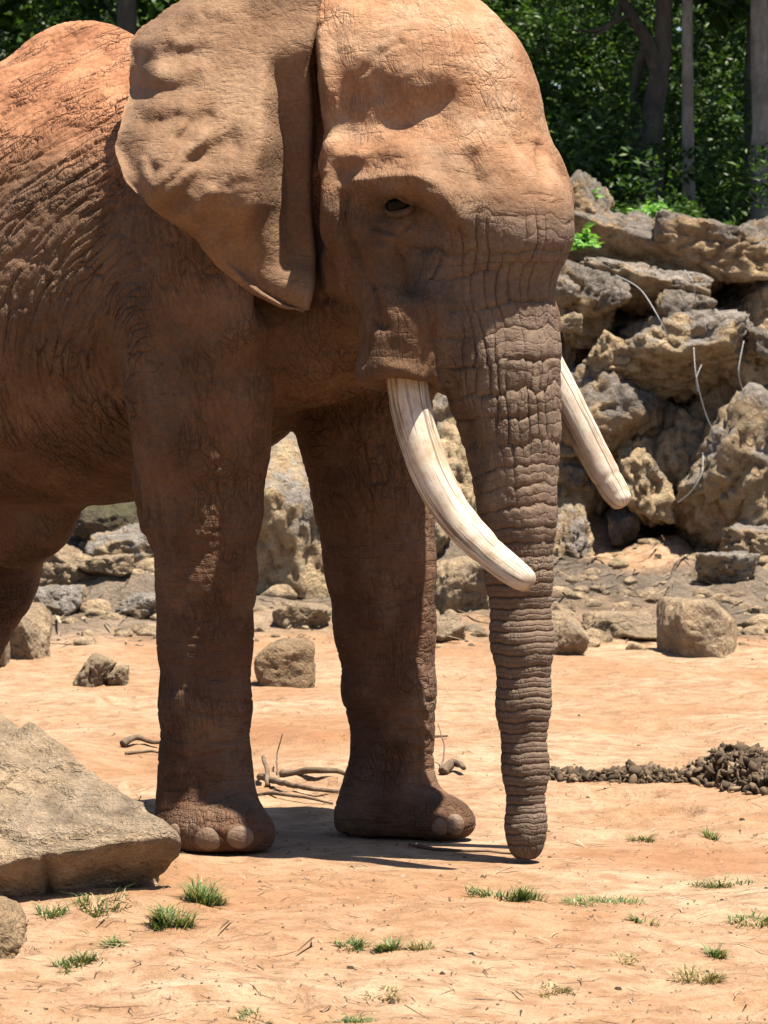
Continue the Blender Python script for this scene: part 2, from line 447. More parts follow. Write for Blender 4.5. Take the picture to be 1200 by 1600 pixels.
# ring spacing: wide at the root, narrow below
sk = np.linspace(0, cum[-1], 300); sp = np.interp(sk, [0, .25, .6, .95, 1.25, 1.6, 2.4], [.125, .115, .100, .085, .050, .041, .036])
ph = np.concatenate([[0], np.cumsum(np.diff(sk) / sp[:-1])]); phase = np.interp(ts, sk, ph) + np.where(ts < 0, ts / .125, 0)
wob = noise3(np.column_stack([phi * 1.3, ts * 3.0, np.zeros(nv_)]), 5) * .28 + noise3(np.column_stack([phi * 4., ts * 7.0, np.ones(nv_)]), 6) * .13
phase2 = phase + wob * np.interp(ts, [0, .7, 1.2, 2.4], [1.7, 1.4, .8, .6]) + .5 * noise3(np.column_stack([ts * 6, ts * 0, ts * 0 + 8]), 14)
fr = phase2 - np.floor(phase2)
amp_r = np.interp(ts, [0, .3, .7, 1.1, 1.5, 2.3], [.004, .007, .008, .008, .0055, .0045]) * np.clip(.8 + 1.1 * noise3(np.column_stack([phi * 1.6, ts * 7, ts * 0 + 1.5]), 15), .1, 1.6)
ridge_h = -np.abs(2 * fr - 1) ** 6 + .25 * (1 - np.abs(2 * fr - 1))
vl = phi * np.interp(ts, [0, .6, 1.1], [5.6, 5.0, 4.4]) + .8 * noise3(np.column_stack([phi * 3, ts * 5, ts * 0 + 7.]), 11) + .5 * noise3(np.column_stack([phi * 0 + .5, np.floor(phase2) * 3.3, ts * 0]), 12)
vfr = np.abs(2 * (vl - np.floor(vl)) - 1) ** 5
vmask = np.interp(ts, [-.1, .05, .6, .95, 1.15], [.4, 1, 1, .7, 0]) * sstep(-.3, .2, np.cos(phi + .25))
lump = fbm(np.column_stack([phi * 7, ts * 26, ts * 0]), 2, 21) * .0035 * np.interp(ts, [0, .2, 1.1, 1.3], [.3, 1, 1, .2])
fwn = fbm(loc * 30, 2, 13) * .10
bw += bn * (tmask * (amp_r * ridge_h - .010 * vmask * vfr * np.clip(.6 + 1.2 * noise3(np.column_stack([phi * 3.1, ts * 3.5, ts * 0 + 2.5]), 16), .05, 1.3) + lump))[:, None]

# body creases in stretched coordinates around the elbow
el = np.array([-.02, 1.72])
ra_ = np.hypot(loc[:, 0] - el[0], loc[:, 2] - el[1]); th_ = np.arctan2(loc[:, 2] - el[1], -(loc[:, 0] - el[0]))
onleg = (1 - sstep(1.45, 1.75, loc[:, 2]))
flank = (1 - sstep(-.12, .12, loc[:, 0] + .10 + .12 * np.sin(loc[:, 2] * 3))) * sstep(1.25, 1.5, loc[:, 2] + .0)
c_fl = np.column_stack([ra_, th_ * (.35 + .55 * ra_), loc[:, 1]])
c_sh = np.column_stack([loc[:, 0] + .22 * loc[:, 2], loc[:, 2] * .30, loc[:, 1] * .8])
wn = np.column_stack([noise3(loc * 4, 31), noise3(loc * 4, 32), noise3(loc * 4, 33)]) * .05
wn2 = np.column_stack([fbm(loc * 11, 2, 34), fbm(loc * 11, 2, 35), fbm(loc * 11, 2, 36)]) * .010
crA = c_fl * np.array([1, .20, .25]) + wn * .6 + wn2; crB = c_sh + wn * .6 + wn2 * 1.4
varm = .15 + .85 * sstep(-.25, .35, fbm(loc * 4.5, 2, 37))
headm = sstep(.30, .60, loc[:, 0]) * sstep(1.6, 1.75, loc[:, 2])
fl_d = voro_edge(crA / .056, 41)
fl_amt = flank * sstep(.25, .45, ra_) * np.interp(loc[:, 2], [1.3, 1.6, 2.6, 3.0, 3.2], [.3, 1, 1, .8, .3]) * np.clip(.8 + .8 * noise3(loc * 2.3, 43), .25, 1.2)
bw += bn * (fl_amt * (sstep(0, .20, fl_d) - 1) * .012)[:, None]
net = voro_edge(loc / .048 + wn * 6, 47); bw += bn * ((1 - headm) * (1 - tmask) * sstep(1.1, 1.5, loc[:, 2]) * (sstep(0, .18, net) - 1) * .005 * np.clip(.6 + noise3(loc * 3, 48), .1, 1))[:, None]
sh_d = voro_edge(crB / .058, 44); sh_amt = (1 - flank) * (1 - headm) * sstep(.9, 1.4, loc[:, 2]) * (1 - tmask) * np.clip(.6 + .9 * noise3(loc * 2.6, 45), .1, 1.1)
bw += bn * (sh_amt * (sstep(0, .20, sh_d) - 1) * .011)[:, None]
# long arc folds behind the shoulder
arc = ra_ / .115 + noise3(np.column_stack([ra_ * 2, th_ * 1.6, ra_ * 0]), 51) * .9
af = np.abs(2 * (arc - np.floor(arc)) - 1) ** 6
bw += bn * (-flank * sstep(.3, .5, ra_) * (1 - sstep(1.3, 1.7, ra_)) * af * .015 * (.5 + .5 * np.clip(noise3(loc * 2.2, 52) + .5, 0, 1)))[:, None]
# broad unevenness
lgm = (1 - sstep(1.0, 1.6, loc[:, 2])) * (np.abs(loc[:, 1]) > .15) * (1 - tmask)
lf = np.abs(noise3(loc * np.array([5, 5, 17.]), 66)); bw += bn * (-lgm * (1 - sstep(0, .10, lf)) * .006 * np.interp(loc[:, 2], [0, .25, .7, 1.3], [.6, 1.3, .8, .6]))[:, None]
bw += bn * (headm * (1 - tmask) * fbm(loc * 8, 3, 64) * .0075)[:, None]
bw += bn * (fbm(loc * 4.5, 3, 61) * .006 + fbm(loc * 16, 2, 62) * .0022 * (1 - tmask))[:, None]
bn = vnormals(bw, bq)

up = bn[:, 2]
dust_lit = sstep(2.35, 3.0, loc[:, 2]) * (1 - sstep(.0, .35, loc[:, 0])) + .75 * sstep(2.2, 2.75, loc[:, 2]) * sstep(.1, .45, loc[:, 0])  # dust on back and head, doubling as painted sunlight on the tops
dust_lit = np.clip(dust_lit + .25 * noise3(loc * 3, 71), 0, 1)
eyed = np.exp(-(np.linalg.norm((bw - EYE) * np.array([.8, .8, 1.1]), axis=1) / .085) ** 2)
rmod = np.clip(.35 + 1.1 * noise3(np.column_stack([phi * 1.6, ts * 7, ts * 0 + 1.5]), 15), .08, 1); vmod = np.clip(.45 + 1.2 * noise3(np.column_stack([phi * 3.1, ts * 3.5, ts * 0 + 2.5]), 16), .05, 1)
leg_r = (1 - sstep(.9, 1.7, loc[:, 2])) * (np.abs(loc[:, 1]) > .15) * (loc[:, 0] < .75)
ringm = tmask
crm = (1 - .55 * headm) * (1 - .8 * tmask) * np.interp(loc[:, 2], [0, .2, .5], [.5, .8, 1])

# ---- the ears: one ruled sheet each, ruffled, with thickness, joined to the body mesh
RE = np.array([(505, -22), (497, 40), (486, 100), (492, 180), (490, 260), (488, 330), (493, 400), (488, 450), (478, 486)], float)
LE = np.array([(330, -22), (262, 12), (203, 62), (204, 140), (178, 235), (196, 285), (245, 332), (302, 368), (335, 412), (392, 458), (440, 480), (478, 487)], float)
def resample(P, n, smooth=True):
    d = np.concatenate([[0], np.cumsum(np.linalg.norm(np.diff(P, axis=0), axis=1))]); t = np.linspace(0, d[-1], n)
    return np.column_stack([np.interp(t, d, P[:, 0]), np.interp(t, d, P[:, 1])])
NR, NC = 150, 110
Rr = resample(RE, NR); Lr = resample(LE, NR)
kk = np.ones(5) / 5
for A in (Rr, Lr):
    for j in (0, 1): A[:, j] = np.convolve(np.pad(A[:, j], 2, mode='edge'), kk, 'valid')
sg = np.linspace(0, 1, NR)[:, None] * np.ones((1, NC)); cg = np.linspace(0, 1, NC)[None, :] * np.ones((NR, 1))   # c: 0 root .. 1 rim
cgw = cg + 0.0
PX = Rr[:, :1] * (1 - cgw) + Lr[:, :1] * cgw; PY = Rr[:, 1:] * (1 - cgw) + Lr[:, 1:] * cgw
jag = noise3(np.column_stack([sg.ravel() * 26, cg.ravel() * 0, cg.ravel() * 0]), 81).reshape(sg.shape)
jag = jag + .6 * noise3(np.column_stack([sg.ravel() * 70, cg.ravel() * 0, cg.ravel() * 0 + 5]), 86).reshape(sg.shape)
PX += jag * 6 * cg ** 10; PY += jag * 4 * cg ** 10
cxp, cyp = 455., 150.
ang = np.arctan2(PY - cyp, -(PX - cxp)); rad = np.hypot(PX - cxp, PY - cyp) / 300.
# depth: a lit swell leaning back, a deep fold beside the head, a lobe tucked under, a flared rim
Ysw = 14.85 - .345 * sstep(-20, 330, PY) + .10 * cg ** 2 * (1 - sstep(.3, .6, sg)) + .06 * cg ** 2
low = np.interp(PY + .12 * (PX - 400), [295, 320, 345, 375, 420, 490], [0, .03, .10, .165, .235, .30]); lobe = sstep(.05, .16, low)
Ysw = Ysw + low * (1 - .22 * sstep(.82, 1, cg)) - .02 * sstep(.88, 1, cg) * sstep(.45, .6, sg)
flo = np.interp(PY, [20, 60, 300, 390, 490], [14.79, 14.79, 14.91, 14.89, 14.83])
bwd = np.interp(PY, [60, 200, 300, 430], [15, 19, 34, 52]); bx = (PX + 3 * np.sin(PY / 43.) + 1.5 * np.sin(PY / 13.) - 419) / bwd
band = sstep(-1, 1, bx) * sstep(20, 120, PY + .5 * (PX - 455)) * (1 - sstep(400, 480, PY))
YB = Ysw * (1 - band) + flo * band
ruf = (np.sin(ang * 10 + 2.0 * noise3(np.column_stack([ang.ravel() * 2, rad.ravel() * 2, rad.ravel() * 0]), 82).reshape(ang.shape)) * .024 * sstep(.35, .95, rad))
ruf += (fbm(np.column_stack([PX.ravel() / 45., PY.ravel() / 45., PX.ravel() * 0]), 3, 83).reshape(PX.shape) * .010) * sstep(.28, .6, rad)
ruf += .007 * np.sin(ang * 24 + 3 * rad + 3 * noise3(np.column_stack([PX.ravel() / 80., PY.ravel() / 80., PX.ravel() * 0]), 84).reshape(PX.shape)) * sstep(.55, .95, rad) * sstep(-.3, .3, ang)
ruf += fbm(np.column_stack([PX.ravel() / 16., PY.ravel() / 16., PX.ravel() * 0]), 2, 85).reshape(PX.shape) * .0025
strokes = ((247, 250, 285, 198, .034, 11), (283, 215, 325, 185, -.028, 13), (250, 290, 312, 215, .038, 12), (305, 252, 362, 222, -.034, 18), (262, 304, 305, 262, .024, 9), (235, 118, 310, 108, .016, 13), (233, 140, 305, 136, -.014, 11),
           (225, 165, 292, 170, .020, 10), (228, 196, 280, 186, -.020, 9), (283, 333, 337, 377, .028, 10), (337, 377, 380, 450, .030, 10), (345, 330, 400, 400, -.028, 22), (196, 232, 222, 290, -.045, 20), (365, 300, 420, 290, -.025, 20),
           (240, 76, 330, 58, .012, 14), (232, 96, 300, 84, -.010, 11), (222, 250, 240, 300, .020, 7), (300, 330, 330, 300, .020, 9), (265, 60, 300, 20, .016, 10))
nzx = noise3(np.column_stack([PX.ravel() / 30., PY.ravel() / 30., PX.ravel() * 0]), 87).reshape(PX.shape) * 6; nzy = noise3(np.column_stack([PX.ravel() / 30., PY.ravel() / 30., PX.ravel() * 0 + 4]), 88).reshape(PX.shape) * 6; PXo, PYo = PX, PY; PX = PX + nzx; PY = PY + nzy
for (x0, y0, x1, y1, am, rd) in strokes:
    ab = np.array([x1 - x0, y1 - y0], float); t = np.clip(((PX - x0) * ab[0] + (PY - y0) * ab[1]) / (ab @ ab), 0, 1)
    d = np.hypot(PX - x0 - t * ab[0], PY - y0 - t * ab[1]); ruf = ruf - am * np.exp(-(d / rd) ** 2)
PX, PY = PXo, PYo
curl = .26 * sstep(.84, 1.0, cg) * (1 - sstep(.30, .42, sg)) + .05 * sstep(.9, 1, cg)
YE = YB + ruf * (1 - .8 * band) * (1 - .6 * lobe) + curl
YE = YE + .10 * (1 - sstep(0, .035, cg))
ex = (PX - 600) / FPX * YE; ez = CAMH - (PY - HOR) / FPX * YE
ew = np.stack([ex, YE, ez], 2)
du = np.gradient(ew, axis=0); dv = np.gradient(ew, axis=1); en = np.cross(du.reshape(-1, 3), dv.reshape(-1, 3)); en /= np.maximum(np.linalg.norm(en, axis=1), 1e-9)[:, None]
if en[:, 1].mean() > 0: en = -en
ewf = ew.reshape(-1, 3)
th = (.008 + .014 * (1 - cg)).reshape(-1, 1)
Fr = ewf + en * th * .5; Bk = ewf - en * th * .5
iq = np.arange(NR * NC).reshape(NR, NC)
qf = np.stack([iq[:-1, :-1], iq[1:, :-1], iq[1:, 1:], iq[:-1, 1:]], 2).reshape(-1, 4)
fnrm = np.cross(Fr[qf[:, 2]] - Fr[qf[:, 0]], Fr[qf[:, 3]] - Fr[qf[:, 1]])
if fnrm[:, 1].mean() > 0: qf = qf[:, ::-1]
bd = np.concatenate([iq[0, :], iq[1:, -1], iq[-1, -2::-1], iq[-2:0:-1, 0]]); bd2 = np.roll(bd, -1); nE = NR * NC
qs = np.stack([bd, bd2, bd2 + nE, bd + nE], 1)
ear_v = np.concatenate([Fr, Bk]); ear_q = np.concatenate([qf, qf[:, ::-1] + nE, qs])
earm = np.concatenate([cg.ravel(), cg.ravel()])
el_ = to_local(ear_v); far = el_.copy(); far[:, 1] *= -1; far_v = to_world(far); far_q = ear_q[:, ::-1]

n0 = len(bw); n1 = n0 + len(ear_v)
av = np.concatenate([bw, ear_v, far_v]); aq = np.concatenate([bq, ear_q + n0, far_q + n1])
ze = el_[:, 2]
ext = lambda body, ear: np.concatenate([body, ear, ear])
A_dust_lit = ext(dust_lit, np.clip(.35 + .45 * sstep(2.2, 3.0, ze), 0, 1)); A_ear = ext(np.zeros(n0), np.ones(len(ear_v)))
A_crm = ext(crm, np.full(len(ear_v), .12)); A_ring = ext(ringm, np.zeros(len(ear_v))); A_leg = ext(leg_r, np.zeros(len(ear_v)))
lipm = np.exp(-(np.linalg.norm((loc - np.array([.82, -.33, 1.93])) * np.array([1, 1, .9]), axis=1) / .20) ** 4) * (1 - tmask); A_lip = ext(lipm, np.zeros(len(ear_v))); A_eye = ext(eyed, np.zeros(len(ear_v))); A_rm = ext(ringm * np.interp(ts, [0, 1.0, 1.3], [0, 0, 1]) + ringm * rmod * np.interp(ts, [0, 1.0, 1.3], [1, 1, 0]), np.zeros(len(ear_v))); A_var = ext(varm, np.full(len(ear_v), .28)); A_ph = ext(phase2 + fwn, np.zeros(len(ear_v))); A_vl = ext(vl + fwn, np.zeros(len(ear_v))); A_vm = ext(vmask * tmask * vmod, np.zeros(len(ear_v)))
A_rs = ext(np.interp(ts, [0, .9, 1.3], [1.0, 1.0, .75]), np.zeros(len(ear_v)))
A_cr = np.concatenate([crA, el_ * .8, far * .8]); A_crB = np.concatenate([crB, el_ * .8, far * .8]); A_fl = ext(flank, np.zeros(len(ear_v))); A_hd = ext(headm, np.ones(len(ear_v))); A_loc = np.concatenate([loc, el_, far])
eme = mesh_np('elephant_body', av - np.array([EO[0], EO[1], 0]), aq)
def fattr(name, v):
    a = eme.attributes.new(name, 'FLOAT', 'POINT'); a.data.foreach_set('value', np.asarray(v, dtype=np.float32))
def vattr(name, v):
    a = eme.attributes.new(name, 'FLOAT_VECTOR', 'POINT'); a.data.foreach_set('vector', np.asarray(v, dtype=np.float32).ravel())
fattr('dust_lit', A_dust_lit); fattr('phase', A_ph); fattr('varm', A_var); fattr('eyed', A_eye); fattr('lipm', A_lip); fattr('rmod', A_rm); fattr('vline', A_vl); fattr('vmask', A_vm); fattr('rsc', A_rs); fattr('ear', A_ear); fattr('crm', A_crm); fattr('ringm', A_ring); fattr('legm', A_leg)
vattr('crease', A_cr); vattr('crease2', A_crB); fattr('flank', A_fl); fattr('headm', A_hd); vattr('skinpos', A_loc)

def skin_material():
    s = N('elephant_skin')
    lc = s.attr('skinpos', 'Vector'); cr = s.attr('crease', 'Vector'); du_ = s.attr('dust_lit'); cm = s.attr('crm'); rg = s.attr('ringm'); er = s.attr('ear'); lg = s.attr('legm')
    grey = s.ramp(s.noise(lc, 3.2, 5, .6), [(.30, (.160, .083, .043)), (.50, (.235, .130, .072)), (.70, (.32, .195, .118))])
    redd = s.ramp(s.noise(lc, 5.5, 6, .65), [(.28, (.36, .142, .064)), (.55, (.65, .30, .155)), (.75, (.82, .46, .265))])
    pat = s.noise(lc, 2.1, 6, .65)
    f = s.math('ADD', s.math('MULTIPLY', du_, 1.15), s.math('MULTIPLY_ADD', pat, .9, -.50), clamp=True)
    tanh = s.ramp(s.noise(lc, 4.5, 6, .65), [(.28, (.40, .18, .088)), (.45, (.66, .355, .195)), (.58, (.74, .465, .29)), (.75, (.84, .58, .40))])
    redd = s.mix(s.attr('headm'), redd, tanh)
    c = s.mix(f, grey, redd)  # dusty tops coloured lighter than lower skin to strengthen sun contrast
    lgred = s.ramp(s.noise(lc, 6, 5, .6), [(.3, (.115, .052, .027)), (.5, (.175, .083, .045)), (.7, (.26, .135, .078))])  # leg skin, coloured darker to paint in the body's shade
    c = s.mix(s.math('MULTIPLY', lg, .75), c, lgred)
    dst = s.ramp(s.noise(lc, 3.4, 6, .7), [(.50, 0), (.64, 1)]); c = s.mix(s.math('MULTIPLY', s.math('MULTIPLY', dst, .55), lg), c, (.36, .22, .14))
    gp = s.ramp(s.noise(lc, 2.6, 5, .65), [(.52, 0), (.68, .5)]); c = s.mix(s.math('MULTIPLY', gp, s.math('SUBTRACT', 1.0, du_, clamp=True)), c, (.24, .175, .13))
    trk = s.ramp(s.noise(lc, 9, 5, .65), [(.3, (.20, .15, .115)), (.7, (.36, .275, .215))])
    c = s.mix(s.math('MULTIPLY', rg, .7), c, trk)
    earc = s.ramp(s.noise(lc, 4, 5, .6), [(.30, (.20, .115, .066)), (.5, (.34, .205, .12)), (.7, (.46, .30, .185))])
    c = s.mix(s.math('MULTIPLY', er, .8), c, earc)
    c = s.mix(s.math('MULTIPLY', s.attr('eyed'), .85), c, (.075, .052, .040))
    speck = s.ramp(s.noise(lc, 60, 3, .6), [(.42, .82), (.6, 1.12)])
    c = s.mix(.6, c, speck, 'MULTIPLY')
    # relief: long crease net on the flank, diagonal net elsewhere, fine net, grain
    fk = s.attr('flank'); hd = s.attr('headm'); cr2 = s.attr('crease2', 'Vector')
    var = s.attr('varm')
    eA = s.ramp(s.voro(cr, 25), [(0, 0), (.05, .7), (.18, 1)])
    eB = s.ramp(s.voro(cr2, 26), [(0, 0), (.05, .7), (.16, 1)])
    eF = s.ramp(s.voro(cr2, 62), [(0, 0), (.08, .7), (.25, 1)])
    eH = s.ramp(s.noise(s.mapv(lc, (9, 9, 34), rot=(0, .25, 0)), 1.0, 3, .6), [(.34, 0), (.44, .9), (.6, 1)])
    lipw = s.ramp(s.noise(s.mapv(lc, (55, 55, 7)), 1.0, 3, .6), [(.36, 0), (.48, .9), (.6, 1)])
    big = s.mix(fk, eB, eA)
    h = s.math('MULTIPLY', s.math('MULTIPLY', big, var), s.math('MULTIPLY', cm, s.math('MULTIPLY_ADD', fk, .9, .70)))
    def groove(a, p):
        q = s.math('ABSOLUTE', s.math('MULTIPLY_ADD', s.math('FRACT', a), 2.0, -1.0)); return s.math('SUBTRACT', 1.0, s.math('POWER', q, p))
    rgv = groove(s.attr('phase'), 9.0); vgv = groove(s.attr('vline'), 9.0)
    h = s.math('ADD', h, s.math('MULTIPLY', s.math('MULTIPLY', rgv, s.attr('rmod')), .9)); h = s.math('ADD', h, s.math('MULTIPLY', s.math('MULTIPLY', vgv, s.attr('vmask')), .9))
    fine_r = groove(s.math('MULTIPLY', s.attr('phase'), 2.0), 5.0)
    h = s.math('ADD', h, s.math('MULTIPLY', s.math('MULTIPLY', fine_r, rg), .28))
    h = s.math('ADD', h, s.math('MULTIPLY', s.math('MULTIPLY', lipw, s.attr('lipm')), .75))
    lgw = s.ramp(s.noise(s.mapv(lc, (7, 7, 40)), 1.0, 3, .6), [(.36, 0), (.47, .9), (.6, 1)]); h = s.math('ADD', h, s.math('MULTIPLY', s.math('MULTIPLY', lgw, lg), .50))
    h = s.math('ADD', h, s.math('MULTIPLY', s.math('MULTIPLY', eF, .42), s.math('MULTIPLY', s.math('MULTIPLY_ADD', hd, -.45, 1.0), var)))
    h = s.math('ADD', h, s.math('MULTIPLY', s.math('MULTIPLY', eH, hd), .22))
    h = s.math('ADD', h, s.math('MULTIPLY', s.noise(lc, 150, 2, .7), .22))
    h = s.math('ADD', h, s.math('MULTIPLY', s.noise(lc, 34, 2, .6), .55))
    return s.done(c, s.ramp(s.noise(lc, 12, 3), [(.3, .82), (.7, .95)]), s.bump(h, 1.0, .0105))
SKIN = skin_material()
eleph = empty('elephant', (EO[0], EO[1], 0))
tag(eleph, 'large reddish brown elephant with long pale tusks and its trunk hanging to the ground', 'elephant')
body = obj('body', eme, SKIN, eleph)

def tube(pts, radii, n=20, caps=True, twist=0, squash=1.0):
    """tapered tube along pts, returns verts, faces"""
    P = np.array(pts, float); V = []; Fc = []
    T = np.gradient(P, axis=0); T /= np.maximum(np.linalg.norm(T, axis=1), 1e-9)[:, None]
    ref = np.array([0, 1., 0]) if abs(T[0][1]) < .9 else np.array([1., 0, 0])
    u = np.cross(T[0], ref); u /= np.linalg.norm(u)
    for i in range(len(P)):
        u = u - T[i] * (u @ T[i]); u /= np.linalg.norm(u); v = np.cross(T[i], u)
        for k in range(n):
            a = 2 * math.pi * k / n; V.append(P[i] + radii[i] * (math.cos(a) * u + squash * math.sin(a) * v))
    for i in range(len(P) - 1):
        for k in range(n):
            k2 = (k + 1) % n; Fc.append((i * n + k, i * n + k2, (i + 1) * n + k2, (i + 1) * n + k))
    if caps:
        V.append(P[0]); V.append(P[-1]); a, b = len(V) - 2, len(V) - 1
        for k in range(n):
            k2 = (k + 1) % n; Fc.append((a, k2, k)); Fc.append((b, (len(P) - 1) * n + k, (len(P) - 1) * n + k2))
    return np.array(V), Fc
def smooth_path(P, n):
    P = np.array(P, float); m_ = len(P); t = np.linspace(0, m_ - 1, n); out = []
    for x in t:
        i = min(int(x), m_ - 2); f = x - i; p0, p1, p2, p3 = P[max(i - 1, 0)], P[i], P[i + 1], P[min(i + 2, m_ - 1)]
        out.append(.5 * (2 * p1 + (p2 - p0) * f + (2 * p0 - 5 * p1 + 4 * p2 - p3) * f * f + (3 * p1 - p0 - 3 * p2 + p3) * f ** 3))
    return np.array(out)
def ivory(name, warm):
    s = N(name); u_ = s.coord('Object'); al = s.attr('along', 'Vector')
    st = s.math('ADD', s.math('MULTIPLY', s.noise(s.mapv(al, (2.2, 11, 11)), 1.0, 5, .65), .55), s.math('MULTIPLY', s.noise(u_, 17, 5, .7), .45))
    c = s.ramp(st, [(.28, (.36, .21, .11)), (.40, (.78, .60, .42)), (.50, (1.05, .93, .79)), (.75, (1.25, 1.15, 1.03))])
    bl = s.ramp(s.noise(u_, 9, 4, .6), [(.36, 0.0), (.6, 1.0)])
    c = s.mix(s.math('MULTIPLY_ADD', bl, -.45, .45), c, warm)
    ck = s.ramp(s.noise(s.mapv(al, (2.6, 34, 34)), 1.0, 4, .6), [(.37, 0), (.46, 1)])
    c = s.mix(s.math('MULTIPLY_ADD', ck, -.75, .75), c, (.20, .12, .065))
    h = s.math('ADD', s.math('MULTIPLY', st, .8), s.math('MULTIPLY', ck, .6))
    return s.done(c, s.ramp(st, [(.3, .72), (.7, .48)]), s.bump(h, .8, .005))
def tusk(T, warm, mat, lab):
    L = [E(a, b, l) for a, b, l, r in T]; R = [r for a, b, l, r in T]
    base = L[0] + (L[0] - L[1]) * 1.2
    P = smooth_path(to_world(np.array([base] + L)), 70); Rr_ = np.interp(np.linspace(0, len(R), 70), np.arange(len(R) + 1), [R[0]] + R)
    tt = np.linspace(0, 1, 70)
    Rr_ = Rr_ * (1 - .10 * np.exp(-((tt - .735) / .012) ** 2)) * (1 + .05 * sstep(.60, .72, tt) * (1 - sstep(.735, .75, tt)))
    P = list(P); Rr_ = list(Rr_); d = P[-1] - P[-2]; d /= np.linalg.norm(d); r0 = Rr_[-1]
    for k in (.35, .6, .8, .93, .99): P.append(P[69] + d * r0 * .75 * k); Rr_.append(r0 * math.sqrt(max(1 - k * k, .0)) + .001)
    V, Fc = tube(P, Rr_, 28)
    nz = noise3(V * 16, 91) * .0025
    C = np.repeat(np.array(P), 28, 0); nn = V[:len(C)] - C; nn /= np.maximum(np.linalg.norm(nn, axis=1), 1e-6)[:, None]
    V[:len(C)] += nn * nz[:len(C), None]
    me = mesh_np('tusk', V - np.array([EO[0], EO[1], 0]), Fc)
    k_ = np.tile(np.arange(28) / 28. * 2 * math.pi, len(P)); s_ = np.repeat(np.concatenate([[0], np.cumsum(np.linalg.norm(np.diff(np.array(P), axis=0), axis=1))]), 28)
    al = np.column_stack([s_, np.cos(k_) * .2, np.sin(k_) * .2]); al = np.concatenate([al, al[:1], al[-1:]])
    a = me.attributes.new('along', 'FLOAT_VECTOR', 'POINT'); a.data.foreach_set('vector', al.astype(np.float32).ravel())
    o = obj('tusk', me, mat, eleph); o['label'] = lab
tusk(TUSK_N, (.58, .42, .25), ivory('ivory_warm', (.60, .43, .26)), 'long curved ivory tusk crossing in front of the trunk')
tusk(TUSK_F, (.60, .47, .36), ivory('ivory_pale', (.56, .44, .36)), 'shorter straight tusk beyond the trunk')

def blob(c, ax, r3, n=14):
    """ellipsoid with axes ax (3 rows) and radii r3"""
    V = []; Fc = []
    for i in range(n + 1):
        t = math.pi * i / n
        for k in range(2 * n):
            a = math.pi * k / n; p = np.array([math.sin(t) * math.cos(a) * r3[0], math.sin(t) * math.sin(a) * r3[1], math.cos(t) * r3[2]]); V.append(c + p @ ax)
    for i in range(n):
        for k in range(2 * n):
            k2 = (k + 1) % (2 * n); Fc.append((i * 2 * n + k, (i + 1) * 2 * n + k, (i + 1) * 2 * n + k2, i * 2 * n + k2))
    return np.array(V), Fc
s = N('eye_dark')
EYEM = s.done((.010, .006, .004), .10); s.b.inputs['Specular IOR Level'].default_value = .08
s = N('eyelid_skin'); u_ = s.coord('Object'); LIDM = s.done(s.ramp(s.noise(u_, 40, 4, .6), [(.3, (.10, .06, .038)), (.7, (.22, .14, .09))]), .85, s.bump(s.noise(u_, 160, 3), .8, .006))
for sgn in (-1, 1):
    c = EYE.copy()
    if sgn == 1:
        q = to_local(c)[0]; q[1] *= -1; c = to_world(q)[0]
    c = c - (np.append(LV, 0) * sgn) * .010
    V, Fc = blob(c, np.eye(3), (.056, .052, .045)); eyeo = obj('eye', mesh_np('eye', V - np.array([EO[0], EO[1], 0]), Fc), EYEM, eleph)
    for up_ in (1, -1):
        arc_ = []
        for t in np.linspace(-.15, math.pi + .15, 18):
            q = np.array([math.cos(t) * .068, math.sin(t) * (.026 if up_ > 0 else .036) * up_]); arc_.append(c + np.append(FV, 0) * q[0] + np.array([0, 0, q[1] - .10 * q[0]]) - np.append(LV, 0) * -sgn * .030 * math.sin(max(0, min(math.pi, t))))
        V, Fc = tube(arc_, [.006 + .010 * math.sin(math.pi * k / 17.) for k in range(18)], 10)
        obj('eyelid', mesh_np('eyelid', V - np.array([EO[0], EO[1], 0]), Fc), LIDM, eyeo)
s = N('toenail'); u_ = s.coord('Object')
NAIL = s.done(s.ramp(s.noise(u_, 25, 4, .6), [(.3, (.22, .14, .095)), (.7, (.40, .27, .19))]), .6, s.bump(s.noise(u_, 90, 3), .8, .006))
def nail(px, py, wd, hg, dp=.022):
    p = surf(px, py)
    i = np.argmin(np.linalg.norm(bw - p, axis=1)); n = bn[i].copy(); n[2] *= .3; n /= np.linalg.norm(n)
    t = np.cross([0, 0, 1.], n); t /= np.linalg.norm(t); b = np.cross(n, t)
    V, Fc = blob(p - n * dp * .62, np.array([t, b, n]), (wd, hg, dp), 10)
    obj('toenail', mesh_np('toenail', V - np.array([EO[0], EO[1], 0]), Fc), NAIL, eleph)
for a in ((318, 1315, .058, .046), (380, 1316, .054, .044), (264, 1306, .042, .042), (718, 1285, .040, .042), (682, 1297, .036, .036)): nail(*a)
